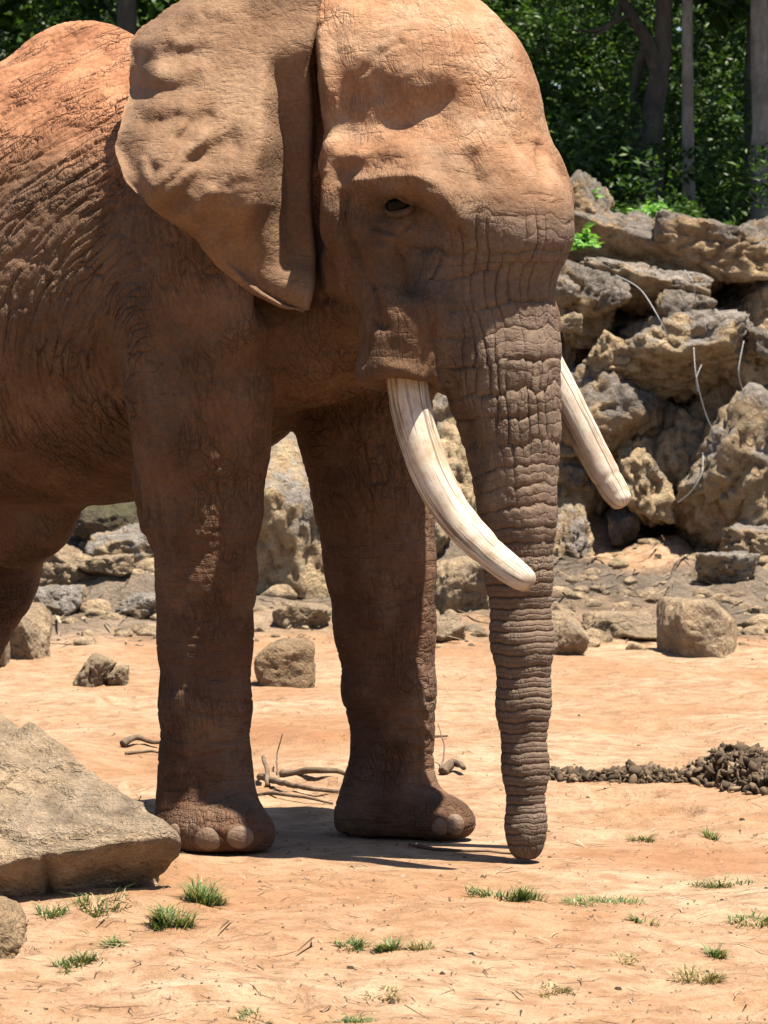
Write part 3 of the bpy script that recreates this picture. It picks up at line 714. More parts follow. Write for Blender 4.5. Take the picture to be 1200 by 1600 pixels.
# ------------------------------------------------------------------ the ground
def ground_h(x, Y):
    x = np.asarray(x, float); Y = np.asarray(Y, float); sh = np.broadcast(x, Y).shape
    xf = np.broadcast_to(x, sh).ravel(); yf = np.broadcast_to(Y, sh).ravel(); o = np.zeros(len(xf))
    und = fbm(np.column_stack([xf * .55, yf * .42, o]), 3, 101) * .065 + fbm(np.column_stack([xf * 1.6, yf * 1.6, o + 4]), 4, 103) * .034
    fine = fbm(np.column_stack([xf * 9, yf * 6, o + 9]), 3, 105) * .0045
    rp = np.random.RandomState(33)
    for k in range(46):                              # old footprints
        fx, fy = rp.uniform(-2.2, 2.4), rp.uniform(10.8, 26); r0 = rp.uniform(.17, .25); dd = np.hypot((xf - fx), (yf - fy)) / r0
        dd = dd + .12 * np.sin(3 * np.arctan2(yf - fy, xf - fx) + k); und = und - .026 * (1 - sstep(.75, 1.0, dd)) + .012 * np.exp(-((dd - 1.12) / .14) ** 2)
    und = und - .045 * np.exp(-(((xf - 1.2) / .5) ** 2 + ((yf - 14.9) / .55) ** 2))
    near = np.exp(-(((xf - .1) / 1.25) ** 2 + ((yf - 15.1) / .75) ** 2) ** 2)
    und = und * (1 - near) + fine * (1 - .6 * near) - .004 * near
    wob = noise3(np.column_stack([xf * .5, o, o]), 107) * .8 + noise3(np.column_stack([xf * 1.7, o, o + 2]), 108) * .3
    apron = .55 * sstep(27.5, 33.5, yf + wob)
    bank = 2.75 * sstep(32.8, 37.6, yf + wob * .9 - .5 * sstep(.6, 2.0, xf))
    rough = fbm(np.column_stack([xf * 1.6, yf * 1.6, o]), 5, 109) * .22 * sstep(28.5, 33, yf) * (1 - .6 * sstep(38, 40, yf))
    terr = .055 * np.clip(yf - 37.6, 0, 40)
    return (und + apron + bank + rough + terr).reshape(sh)
rows = np.concatenate([np.linspace(-40, 6, 12)[:-1], np.linspace(6, 10, 20)[:-1], np.linspace(10, 19, 330)[:-1], np.linspace(19, 40, 300)[:-1], np.linspace(40, 75, 60)[:-1], np.geomspace(75, 900, 20)])
tc = np.linspace(-1, 1, 260); tc = np.concatenate([[-60, -25, -10, -5, -3, -2, -1.5, -1.25, -1.1], tc, [1.1, 1.25, 1.5, 2, 3, 5, 10, 25, 60]])
GY = rows[:, None] * np.ones((1, len(tc))); GX = tc[None, :] * (0.115 * np.clip(rows[:, None], 8, 60) + .15)
GZ = ground_h(GX, GY)
gi = np.arange(GX.size).reshape(GX.shape)
gq = np.stack([gi[:-1, :-1], gi[:-1, 1:], gi[1:, 1:], gi[1:, :-1]], 2).reshape(-1, 4)
def ground_material():
    s = N('sandy_ground'); p = s.coord('Object'); sx = s.n('SeparateXYZ'); s.l(p, sx.inputs[0])
    n1 = s.noise(s.mapv(p, (1, .75, 1)), .55, 6, .6); n2 = s.noise(p, 7, 5, .65); n3 = s.noise(p, 45, 3, .7)
    sand = s.ramp(n1, [(.28, (.47, .215, .10)), (.40, (.59, .335, .185)), (.52, (.67, .435, .275)), (.62, (.72, .52, .35)), (.75, (.58, .345, .195))])
    sand = s.mix(s.math('MULTIPLY', s.ramp(n2, [(.38, 1), (.58, 0)]), .75), sand, (.40, .22, .11))
    sand = s.mix(.55, sand, s.ramp(n3, [(.3, .72), (.7, 1.18)]), 'MULTIPLY')
    dirt = s.ramp(s.noise(p, 1.6, 7, .7), [(.30, (.20, .145, .10)), (.45, (.40, .31, .235)), (.58, (.54, .43, .33)), (.70, (.66, .48, .32))])
    dirt = s.mix(.8, dirt, s.ramp(s.noise(p, 22, 5, .75), [(.32, .45), (.6, 1.25)]), 'MULTIPLY')
    grs = s.ramp(s.noise(p, 9, 5, .7), [(.35, (.24, .20, .10)), (.65, (.44, .36, .20))])
    dirt = s.mix(s.ramp(s.noise(p, 1.1, 4, .6), [(.54, 0), (.64, .7)]), dirt, grs)
    edge = s.math('ADD', sx.outputs['Y'], s.math('MULTIPLY_ADD', s.noise(p, .9, 5, .65), 5.0, -2.5))
    f = s.ramp(s.math('MULTIPLY_ADD', edge, .1, -2.4, clamp=True), [(.42, 0), (.66, 1)])
    dx = s.math('MULTIPLY', s.math('SUBTRACT', sx.outputs['X'], 2.15), .95); dy = s.math('MULTIPLY', s.math('SUBTRACT', sx.outputs['Y'], 33.0), .75)
    dd = s.math('ADD', s.math('SQRT', s.math('ADD', s.math('MULTIPLY', dx, dx), s.math('MULTIPLY', dy, dy))), s.math('MULTIPLY_ADD', s.noise(p, 2.5, 4, .6), .6, -.3))
    f = s.math('MULTIPLY', f, s.ramp(dd, [(.65, 0), (.9, 1)]))
    ex_ = s.math('MULTIPLY', s.math('SUBTRACT', sx.outputs['X'], 1.15), 1.5); ey_ = s.math('MULTIPLY', s.math('SUBTRACT', sx.outputs['Y'], 14.9), 1.5)
    ee = s.math('ADD', s.math('SQRT', s.math('ADD', s.math('MULTIPLY', ex_, ex_), s.math('MULTIPLY', ey_, ey_))), s.math('MULTIPLY_ADD', s.noise(p, 3.0, 4, .6), 1.2, -.6))
    sand = s.mix(s.ramp(ee, [(.35, .7), (1.0, 0)]), sand, (.46, .22, .105))
    c = s.mix(f, sand, dirt)
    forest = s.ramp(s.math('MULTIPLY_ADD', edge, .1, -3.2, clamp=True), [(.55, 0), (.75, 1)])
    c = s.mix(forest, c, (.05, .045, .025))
    h = s.math('ADD', s.math('MULTIPLY', n3, .5), s.math('MULTIPLY', n2, 1.6)); h = s.math('ADD', h, s.math('MULTIPLY', s.noise(p, 170, 3, .7), .18))
    h = s.math('ADD', h, s.math('MULTIPLY', s.math('MULTIPLY', s.noise(p, 12, 6, .75), f), 5.0))
    return s.done(c, .95, s.bump(h, 1.0, .026))
ground = obj('ground', mesh_np('ground', np.column_stack([GX.ravel(), GY.ravel(), GZ.ravel()]), gq), ground_material())
tag(ground, 'sandy orange ground rising to a grey bank', kind='structure')
def on_ground(px, py, it=8):
    """ground point seen at a photo pixel"""
    Y = 664. * 15 / max(py - HOR, 40)
    lo, hi = 6., 44.
    ys = np.linspace(lo, hi, 1500); xs = (px - 600) / FPX * ys; zs = CAMH - (py - HOR) / FPX * ys
    g = ground_h(xs, ys); i = np.argmax(zs <= g)
    return np.array([xs[i], ys[i], g[i]])

# ------------------------------------------------------------------ rocks
def ico(sub):
    import bmesh
    b = bmesh.new(); bmesh.ops.create_icosphere(b, subdivisions=sub, radius=1.0)
    v = np.array([p.co[:] for p in b.verts]); f = np.array([[q.index for q in t.verts] for t in b.faces]); b.free()
    return v, f
ICO = {k: ico(k) for k in (1, 3, 4, 5, 6)}
def rock_mesh(size, seed, planes=None, sub=5, rough=.06, facets=11, soft=.06, strata=0.0, yaw=0.0, tilt=0.0, pit=0.0):
    d, f = ICO[sub]; rng = np.random.RandomState(seed)
    if planes is None:
        pn = rng.normal(size=(facets, 3)); pn /= np.linalg.norm(pn, axis=1)[:, None]
        pd = rng.uniform(.68, 1.0, facets)
        pn = np.concatenate([pn, np.eye(3), -np.eye(3)]); pd = np.concatenate([pd, rng.uniform(.86, 1.0, 6)])
    else:
        pn = np.array([p[:3] for p in planes], float); pd = np.array([p[3] for p in planes], float)
        ln = np.linalg.norm(pn, axis=1); pn /= ln[:, None]; pd = pd
    dn = d @ pn.T
    r = np.where(dn > 1e-3, pd[None, :] / np.maximum(dn, 1e-3), 50.)
    k = 1.0 / soft
    rm = r.min(1); r = rm - soft * .5 * np.log(np.exp(-(np.clip(r - rm[:, None], 0, 4)) * k * 2).sum(1)) * rm
    p = d * r[:, None]
    p = p * np.array(size)
    if yaw or tilt:
        M = np.array((Matrix.Rotation(yaw, 3, 'Z') @ Matrix.Rotation(tilt, 3, 'Y'))); p = p @ M.T
    S = float(np.mean(size)); nn = p / np.maximum(np.linalg.norm(p, axis=1), 1e-6)[:, None]
    q = p / S + seed * 3.7
    dis = fbm(q * 1.6, 3, seed) * rough * 1.1 + fbm(q * 5, 4, seed + 5, gain=.6) * rough * .50
    cr = voro_edge(q * 2.3 + .25 * np.column_stack([noise3(q * 3, 1), noise3(q * 3, 2), noise3(q * 3, 3)]), seed + 9)
    dis -= (1 - sstep(0, .13, cr)) * rough * .9
    if strata:
        a = q[:, 2] * 7 + noise3(q * 1.6, seed + 2) * 1.6 + q[:, 0] * 1.2
        dis += strata * (np.abs(2 * (a - np.floor(a)) - 1) ** 2 - .4)
    if pit: dis -= pit * np.clip(noise3(q * 3.1, seed + 4) - .15, 0, 1)
    p = p + nn * (dis * S)[:, None]
    return p, f
def rock_material(name, dark, mid, tan, wz=.35, tanz=.5, moss=0.0):
    s = N(name); p = s.coord('Object'); g = s.n('NewGeometry'); sp = s.n('SeparateXYZ'); s.l(g.outputs['Normal'], sp.inputs[0])
    n1 = s.noise(p, 2.2, 7, .65); n2 = s.noise(p, 9, 6, .7); n3 = s.noise(p, 50, 4, .7)
    grey = s.ramp(n2, [(.30, dark), (.50, mid), (.68, tuple(min(1, v * 1.55) for v in mid))])
    fresh = s.ramp(n2, [(.32, tuple(v * .55 for v in tan)), (.5, tan), (.7, tuple(min(1, v * 1.3) for v in tan))])
    f = s.math('ADD', s.math('MULTIPLY_ADD', sp.outputs['Z'], wz, .5 - wz * .2), s.math('MULTIPLY_ADD', n1, 2.2, -1.1 - (tanz - .5)))
    f = s.ramp(f, [(.36, 0), (.60, 1)])
    c = s.mix(f, fresh, grey)
    c = s.mix(.7, c, s.ramp(n3, [(.3, .72), (.65, 1.2)]), 'MULTIPLY')
    lich = s.ramp(s.noise(p, 16, 4, .7), [(.60, 0), (.70, .6)])
    c = s.mix(s.math('MULTIPLY', lich, f), c, (.42, .37, .30))
    if moss:
        mf = s.ramp(s.math('ADD', s.math('MULTIPLY', sp.outputs['Z'], .3), s.noise(p, 3, 5, .7)), [(.62, 0), (.8, moss)])
        c = s.mix(mf, c, (.12, .13, .04))
    h = s.math('ADD', s.math('MULTIPLY', n2, 2.2), s.math('MULTIPLY', n3, .55)); h = s.math('ADD', h, s.math('MULTIPLY', s.voro(p, 7), 1.2))
    return s.done(c, .93, s.bump(h, 1.0, .055))
ROCK = rock_material('weathered_rock', (.13, .112, .097), (.35, .30, .26), (.82, .58, .34), tanz=.50)
ROCKT = rock_material('tan_rock', (.20, .158, .12), (.48, .385, .29), (.97, .71, .44), wz=.25, tanz=.66)
ROCKG = rock_material('grey_rock', (.17, .15, .132), (.47, .415, .365), (.92, .67, .41), wz=.35, tanz=.54)
SLABM = rock_material('slab_rock', (.22, .165, .115), (.52, .40, .28), (.74, .55, .36), wz=.05, tanz=.56)
PALE = rock_material('pale_rock', (.24, .17, .11), (.50, .38, .26), (.78, .58, .37), wz=.15, tanz=.62)
SANDR = rock_material('sandy_rock', (.30, .19, .11), (.46, .32, .19), (.56, .39, .23), wz=.05, tanz=.7)
MOSSY = rock_material('mossy_rock', (.06, .05, .03), (.17, .14, .09), (.38, .27, .16), wz=.3, tanz=.45, moss=.4)
FINER = None

def px_rock(parent, px, py, Y, wpx, hpx, dep, seed, mat, name='rock', label=None, cat=None, group=None, **kw):
    c = at(px, py, Y); m_ = Y / FPX
    v, f = rock_mesh((wpx / 2 * m_, dep, hpx / 2 * m_), seed, **kw)
    me = mesh_np(name, v, f); me.materials.append(mat)
    o = bpy.data.objects.new(name, me); col.objects.link(o)
    if parent is not None: o.parent = parent; o.location = c - np.array(parent.location)
    else: o.location = c
    if label: tag(o, label, cat, group)
    return o
base = at(1050, 900, 34.0)
crag = empty('rock_outcrop', (base[0], base[1], .5))
tag(crag, 'rugged grey and orange outcrop of weathered limestone blocks behind the tusks', 'rock outcrop')
R = lambda *a, **k: px_rock(crag, *a, **k)
#  px   py    Y    w    h   depth seed
R(985, 392, 34.9, 350, 130, .95, 11, ROCK, tilt=.26, rough=.09, pit=.15)
R(905, 325, 35.0, 120, 110, .7, 12, ROCK, rough=.09, tilt=.5)
R(1110, 395, 34.6, 200, 110, .8, 13, ROCK, rough=.11, pit=.2, tilt=.15)
R(1195, 395, 34.8, 190, 120, .9, 14, ROCK, rough=.09, tilt=-.2)
R(1190, 500, 34.6, 190, 170, .7, 30, ROCKG, rough=.08, tilt=-.5, pit=.1)
R(905, 480, 34.2, 150, 150, .6, 15, ROCK, rough=.13, pit=.35, strata=.05)
R(1010, 450, 34.2, 210, 76, .75, 16, ROCKG, rough=.13, tilt=.16, pit=.2)
R(1068, 548, 33.9, 235, 165, .85, 17, ROCKG, rough=.09, strata=.08, tilt=-.15, pit=.15, planes=[(0, 0, 1, .72), (.35, -.2, 1, .8), (-.6, -.25, .75, .85), (-.35, -.75, -.5, .8), (.1, -.8, -.85, .62), (1, 0, .1, .92), (.7, -.6, -.3, .85), (-1, 0, -.1, .95), (0, -1, .15, .85), (0, 1, 0, 1), (0, 0, -1, .85)])
R(962, 575, 33.8, 100, 84, .5, 18, ROCKT, rough=.14, tilt=.5)
R(945, 655, 33.6, 170, 180, .6, 19, ROCK, rough=.09, pit=.2, planes=[(0, 0, 1, .9), (.5, -.2, .8, .8), (.8, -.4, .1, .85), (.55, -.5, -.7, .62), (-.3, -.6, -.75, .7), (-1, 0, .2, .95), (-.4, -.6, .6, .75), (0, -1, 0, .8), (0, 1, 0, 1), (0, 0, -1, .9)])
R(1075, 655, 35.0, 190, 150, .6, 20, ROCK, rough=.12, pit=.3)
R(1004, 748, 33.5, 76, 150, .4, 21, ROCKT, rough=.14, pit=.3, tilt=-.2)
R(1065, 730, 33.9, 170, 175, .55, 22, ROCKT, rough=.13, pit=.4, tilt=.45)
R(1095, 800, 33.6, 80, 120, .4, 31, ROCKT, rough=.12, tilt=.3)
R(1168, 740, 33.3, 190, 260, .75, 23, ROCKG, rough=.12, strata=.05, tilt=.5, pit=.2)
R(1185, 612, 34.1, 130, 110, .6, 24, ROCKT, rough=.14, tilt=.4)
R(1120, 655, 34.3, 110, 150, .5, 32, ROCKT, rough=.13, tilt=-.5)
R(905, 755, 34.1, 120, 190, .5, 25, ROCKT, rough=.12, pit=.2, tilt=.4)
R(890, 858, 32.4, 76, 175, .4, 26, ROCKG, rough=.13, pit=.35, strata=.05)
R(850, 640, 34.6, 150, 340, .6, 33, ROCKG, rough=.12, pit=.3)
R(715, 745, 34.2, 130, 220, .6, 27, ROCKT, rough=.13, pit=.35)
R(690, 680, 34.6, 140, 130, .5, 28, ROCKG, rough=.13)
R(1020, 560, 35.5, 440, 440, .5, 34, ROCKG, rough=.12, pit=.4)
R(1190, 850, 32.9, 140, 90, .6, 29, ROCKG, rough=.14)
R(965, 500, 34.9, 260, 150, .5, 35, ROCKG, rough=.12, tilt=.2)
R(1120, 590, 34.8, 240, 150, .5, 36, ROCKT, rough=.13, tilt=-.2)
R(1000, 660, 34.7, 220, 170, .5, 37, ROCKG, rough=.12, tilt=.3)
R(955, 770, 34.5, 170, 130, .4, 38, ROCKG, rough=.12)
R(1140, 800, 34.2, 160, 150, .5, 39, ROCKT, rough=.12, tilt=.3)
rg = np.random.RandomState(77)
for k in range(26):          # smaller broken pieces wedged between the blocks
    px_, py_ = rg.uniform(880, 1210), rg.uniform(430, 850); w_ = rg.uniform(26, 62)
    R(px_, py_, rg.uniform(33.4, 34.1), w_ * rg.uniform(.9, 1.6), w_, w_ / 2 * .0055, 200 + k, (ROCK, ROCKT, ROCKG)[k % 3], rough=.14, sub=4, tilt=rg.uniform(-.6, .6))

def loose(px, py, Y, w, h, dep, seed, mat, label, group=None, **kw):
    g = on_ground(px, py + h * .40); Y = g[1] + dep * .5; py += h * .10
    return px_rock(None, px, py, Y, w, h, dep, seed, mat, 'boulder', label, 'rock', group, **kw)
for a in [(455, 800, 33, 230, 330, .5, 71, ROCKG, 'large smooth grey rock face seen between the forelegs'), (205, 850, 33, 150, 90, .5, 72, ROCKG, 'broad grey ledge of rock below the belly'), (90, 880, 32, 120, 90, .4, 73, PALE, 'rough pale rock next to the hanging belly fold'),
          (470, 960, 31, 90, 50, .3, 74, PALE, 'small pale ledge at the foot of the grey rock face'), (225, 945, 31, 90, 50, .3, 75, ROCKG, 'low grey rock against the near foreleg'), (660, 800, 33, 120, 160, .4, 76, ROCKG, 'grey rock glimpsed between far foreleg and tusk')]: loose(*a, rough=.09, pit=.1)
loose(1086, 975, 29.6, 115, 125, .35, 41, PALE, 'pale tan block of stone standing alone on the sand at right', rough=.05, facets=7,
      planes=[(.05, 0, 1, .80), (.6, -.1, .7, .88), (-.75, -.2, .35, .85), (-.85, -.5, -.1, .8), (.9, -.3, .05, .9), (.1, -1, .12, .8), (-.2, -.9, -.3, .85), (0, 1, 0, 1), (0, 0, -1, 1), (-1, 0, 0, .95)])
loose(885, 990, 30.0, 75, 85, .3, 42, PALE, 'small pale stone half sunk in sand just right of the trunk', rough=.05)
loose(720, 912, 30.6, 95, 105, .35, 43, PALE, 'tan boulder with a dark underside between the tusk and the far foreleg', rough=.08, pit=.2)
loose(700, 985, 29.8, 60, 40, .25, 44, PALE, 'flat pale stone on the sand left of the trunk', rough=.06)
loose(965, 975, 30.2, 130, 50, .35, 45, PALE, 'low slab of stone lying in litter right of the trunk', rough=.07)
loose(1140, 885, 31.8, 110, 55, .35, 46, ROCKG, 'jagged grey rock lying below the outcrop', rough=.11)
loose(162, 812, 33.2, 120, 75, .5, 47, MOSSY, 'mossy brown rock seen just under the belly', rough=.06)
loose(165, 880, 31.6, 90, 40, .3, 57, PALE, 'pale flat rock on the bank under the belly', rough=.08)
loose(40, 985, 29.4, 80, 110, .35, 48, PALE, 'pale cracked boulder beside the hind leg', rough=.07)
loose(95, 935, 30.4, 80, 60, .3, 58, ROCKG, 'broken grey rock on the littered bank by the hind leg', rough=.1)
loose(148, 1045, 27.6, 60, 66, .2, 49, PALE, 'small split rock with a dark hollow left of the near foreleg', rough=.10, pit=.3, tilt=.4)
loose(185, 1055, 27.4, 36, 40, .12, 59, PALE, 'fist sized brown stone next to the split rock', rough=.10)
loose(440, 1035, 27.8, 110, 90, .35, 50, SANDR, 'rounded sandy boulder seen between the forelegs', rough=.05, facets=4, soft=.35)
loose(-4, 1010, 25.5, 40, 80, .2, 51, ROCKG, 'grey rock at the left edge below the hind leg', rough=.06)
loose(-22, 1445, 12.9, 150, 130, .3, 52, SANDR, 'sandy half buried rock in the bottom left corner', rough=.06, facets=5, soft=.3)
# rubble strewn over the bank: too small to pick apart
rg = np.random.RandomState(21); Vr = []; Tr = []; nb = 0
for k in range(420):
    pxr = rg.uniform(-40, 1240); Yr = rg.uniform(28.3, 35.5); xr = (pxr - 600) / FPX * Yr; zr = float(ground_h(xr, Yr)) if k < 0 else 0.
    v, f = ICO[3]; sc_ = rg.uniform(.02, .075) * (1.7 if rg.uniform() < .12 else 1); pn = rg.normal(size=(7, 3)); pn /= np.linalg.norm(pn, axis=1)[:, None]
    dn = v @ pn.T; r = np.where(dn > 1e-3, rg.uniform(.6, 1, 7)[None, :] / np.maximum(dn, 1e-3), 9).min(1); r = np.minimum(r, 1.15)
    Vr.append((v * r[:, None] * np.array([1.2, 1, .75]) * sc_) + np.array([xr, Yr, 0])); Tr.append(f + nb); nb += len(v)
XR = np.array([q.mean(0) for q in Vr]); ZR = ground_h(XR[:, 0], XR[:, 1])
for q, z_ in zip(Vr, ZR): q[:, 2] += z_
o = obj('rubble', mesh_np('rubble', np.concatenate(Vr), np.concatenate(Tr), smooth=False), PALE); tag(o, 'small broken stones strewn over the bank', 'rubble', kind='stuff')
# the big slab in front
SC = np.array([-1.25, 14.12, .10])
def plane_at(n, P, c=SC):
    n = np.array(n, float); n /= np.linalg.norm(n); return (*n, float(n @ (np.array(P) - c)))
A_, B_, C_ = np.array([-1.45, 14.6, .57]), np.array([-.715, 13.75, .180]), np.array([-1.17, 13.5, .085])
SP = [plane_at((.05, -.36, .91), (A_ + C_) / 2 + [0, 0, .03]), plane_at((.016, -.408, .913), B_), plane_at((.61, .30, .5), A_ + [.03, 0, 0]), plane_at((.35, .1, .8), A_ + [.05, 0, .02]), plane_at((.50, -1, -1.35), B_ + [-.02, 0, -.05]), plane_at((.1, -1, -1.1), C_ + [0, .03, -.03]),
      plane_at((1, .15, -.1), B_), plane_at((0, 0, -1), (0, 0, -.15)), plane_at((-1, 0, 0), (-2.0, 0, 0)), plane_at((0, 1, .3), (0, 15.0, .3))]
v, f = rock_mesh((1., 1., 1.), 53, planes=SP, sub=6, rough=.05, soft=.022, pit=.06)
o = obj('boulder', mesh_np('boulder', v, f), SLABM); o.location = SC + np.array([0, -.16, .05])
tag(o, 'big sloping slab of pale rock with a dark undercut front, left foreground', 'rock')

# ------------------------------------------------------------------ cables hanging over the rocks
s = N('pale_cable'); CABLE = s.done((.62, .66, .68), .4)
def cable(pts, Y, label):
    P = smooth_path([at(a, b, Y + dy) for a, b, dy in pts], 30); V, Fc = tube(P, [.0042] * 30, 6)
    o = obj('cable', mesh_np('cable', V - P[0], Fc), CABLE); o.location = P[0]; tag(o, label, 'cable', 'pale cables hanging on the rocks')
cable([(962, 430, .3), (1000, 452, 0), (1030, 498, -.2), (1046, 532, -.1)], 33.3, 'pale cable arching over the upper rocks beside the leafy plant')
cable([(1084, 543, -.1), (1088, 590, -.2), (1102, 645, -.1), (1120, 684, 0)], 33.0, 'pale cable hanging down the middle of the rock face')
cable([(1096, 570, -.1), (1088, 592, -.15), (1090, 612, -.1)], 33.0, 'short cable end branching beside the middle cable')
cable([(1162, 533, 0), (1154, 580, -.1), (1160, 608, 0), (1170, 626, 0)], 33.2, 'pale cable looping near the right edge of the rocks')
cable([(1098, 708, 0), (1097, 738, -.1), (1080, 768, -.1), (1058, 786, 0)], 33.0, 'curved cable low on the tan rocks right of the far tusk')
cable([(1070, 422, 0), (1082, 440, -.1), (1088, 474, 0)], 33.5, 'thin cable stub on the uppermost rocks')

# ------------------------------------------------------------------ leaves
def leaf_mat(name, stops, trans=.35, rough=.45):
    stops = [(p_, tuple(v * 1.7 for v in c_)) for p_, c_ in stops]
    s = N(name); oi = s.n('NewGeometry')
    c = s.ramp(oi.outputs['Random Per Island'], stops)
    s.b.inputs['Subsurface Weight'].default_value = 0
    tr = s.n('BsdfTranslucent'); s.l(s.mix(1.0, c, (3.6, 3.9, 1.7), 'MULTIPLY'), tr.inputs['Color'])
    mx = s.n('MixShader'); mx.inputs[0].default_value = trans; s.l(s.b.outputs[0], mx.inputs[1]); s.l(tr.outputs[0], mx.inputs[2]); s.l(mx.outputs[0], s.out.inputs['Surface'])
    return s.done(c, rough)
LEAFD = leaf_mat('forest_leaf', [(0, (.018, .040, .010)), (.4, (.035, .075, .018)), (.75, (.06, .12, .025)), (1, (.12, .19, .045))], .3)
LEAFB = leaf_mat('bright_leaf', [(0, (.10, .26, .05)), (.5, (.17, .38, .08)), (1, (.26, .48, .13))], .35)
GRASSM = leaf_mat('grass_blade', [(0, (.045, .085, .025)), (.45, (.09, .155, .045)), (.72, (.16, .215, .07)), (.8, (.34, .28, .14)), (1, (.52, .41, .24))], .2, .6)
DRYM = leaf_mat('dry_grass', [(0, (.16, .15, .08)), (.5, (.34, .27, .14)), (1, (.55, .43, .25))], .2, .7)
def leaves(C, size, rng, asp=.42, droop=.5, az=None, el=None):
    """folded leaf shapes: 6 verts, 4 tris->2 quads each; C (n,3) centres"""
    n = len(C); az = rng.uniform(0, 2 * np.pi, n) if az is None else az; el = rng.normal(-.2, droop, n) if el is None else el; ro = rng.normal(0, .7, n)
    d = np.column_stack([np.cos(az) * np.cos(el), np.sin(az) * np.cos(el), np.sin(el)])
    sd_ = np.column_stack([-np.sin(az), np.cos(az), np.zeros(n)]); up_ = np.cross(d, sd_)
    s2 = sd_ * np.cos(ro)[:, None] + up_ * np.sin(ro)[:, None]; u2 = np.cross(d, s2)
    L = (size * rng.uniform(.6, 1.35, n))[:, None]; W = L * asp
    v = np.stack([C - d * L * .5, C + s2 * W * .5 + u2 * W * .12 - d * L * .05, C + d * L * .5 - u2 * L * .08, C - s2 * W * .5 + u2 * W * .12 - d * L * .05], 1)
    idx = np.arange(n)[:, None] * 4
    return v.reshape(-1, 3), np.concatenate([idx + np.array([[0, 1, 2]]), idx + np.array([[0, 2, 3]])])
def cluster(rng, centres, radii, n, size, shell=.55, **kw):
    w_ = np.array([r ** 2 for r in radii]); k = rng.choice(len(centres), n, p=w_ / w_.sum())
    d = rng.normal(size=(n, 3)); d /= np.linalg.norm(d, axis=1)[:, None]; rr = rng.uniform(shell, 1.0, n) ** .6
    C = np.array(centres)[k] + d * (np.array(radii)[k] * rr)[:, None] * np.array([1, 1, .75])
    return leaves(C, size, rng, **kw)
# undergrowth of the wood: one mass
rng = np.random.RandomState(5)
cen, rad_ = [], []
for k in range(420):
    Y = rng.uniform(41.5, 55); x = rng.uniform(-.118, .118) * Y; g = float(ground_h(x, Y)); top = .9 + (Y - 41.5) * .33
    cen.append((x, Y, g + rng.uniform(.1, max(.4, top)))); rad_.append(rng.uniform(.22, .6))
V, T = cluster(rng, cen, rad_, 52000, .115, .3, asp=.40)
cen2 = [(rng.uniform(-8.5, 8.5), rng.uniform(55, 66), rng.uniform(3.5, 11)) for _ in range(330)]
V2, T2 = cluster(rng, cen2, [rng.uniform(.6, 1.2) for _ in cen2], 30000, .30, .2, asp=.55)
T = np.concatenate([T, T2 + len(V)]); V = np.concatenate([V, V2])
cen3 = [(rng.uniform(-11, 11), rng.uniform(67, 74), rng.uniform(4, 14)) for _ in range(260)]
V2, T2 = cluster(rng, cen3, [rng.uniform(1.0, 1.8) for _ in cen3], 24000, .62, .1, asp=.7)
T = np.concatenate([T, T2 + len(V)]); V = np.concatenate([V, V2])
o = obj('undergrowth', mesh_np('undergrowth', V, T, smooth=False), LEAFD); tag(o, 'dense dark green undergrowth of the wood above the rocks', 'undergrowth', kind='stuff')
# low bright shrubs in the sun along the top of the bank
cen = []; rad_ = []
for k in range(46):
    x = rng.uniform(1.3, 5.0); Y = rng.uniform(39.4, 41.4); cen.append((x, Y, float(ground_h(x, Y)) + rng.uniform(.0, .28))); rad_.append(rng.uniform(.12, .3))
V, T = cluster(rng, cen, rad_, 4200, .085, .3, asp=.42)
o = obj('ground_cover', mesh_np('ground_cover', V, T, smooth=False), LEAFD); tag(o, 'low leafy ground cover along the top of the rocks', 'ground cover', kind='stuff')
# canopy
cen = []; rad_ = []
for k in range(150):
    cen.append((rng.uniform(-9, 10), rng.uniform(42, 60), rng.uniform(9.0, 13.5))); rad_.append(rng.uniform(.9, 1.9))
V, T = cluster(rng, cen, rad_, 4800, .55, .2, asp=.5)
o = obj('canopy', mesh_np('canopy', V, T, smooth=False), LEAFD); tag(o, 'leafy canopy of the wood overhead', 'canopy', kind='stuff')
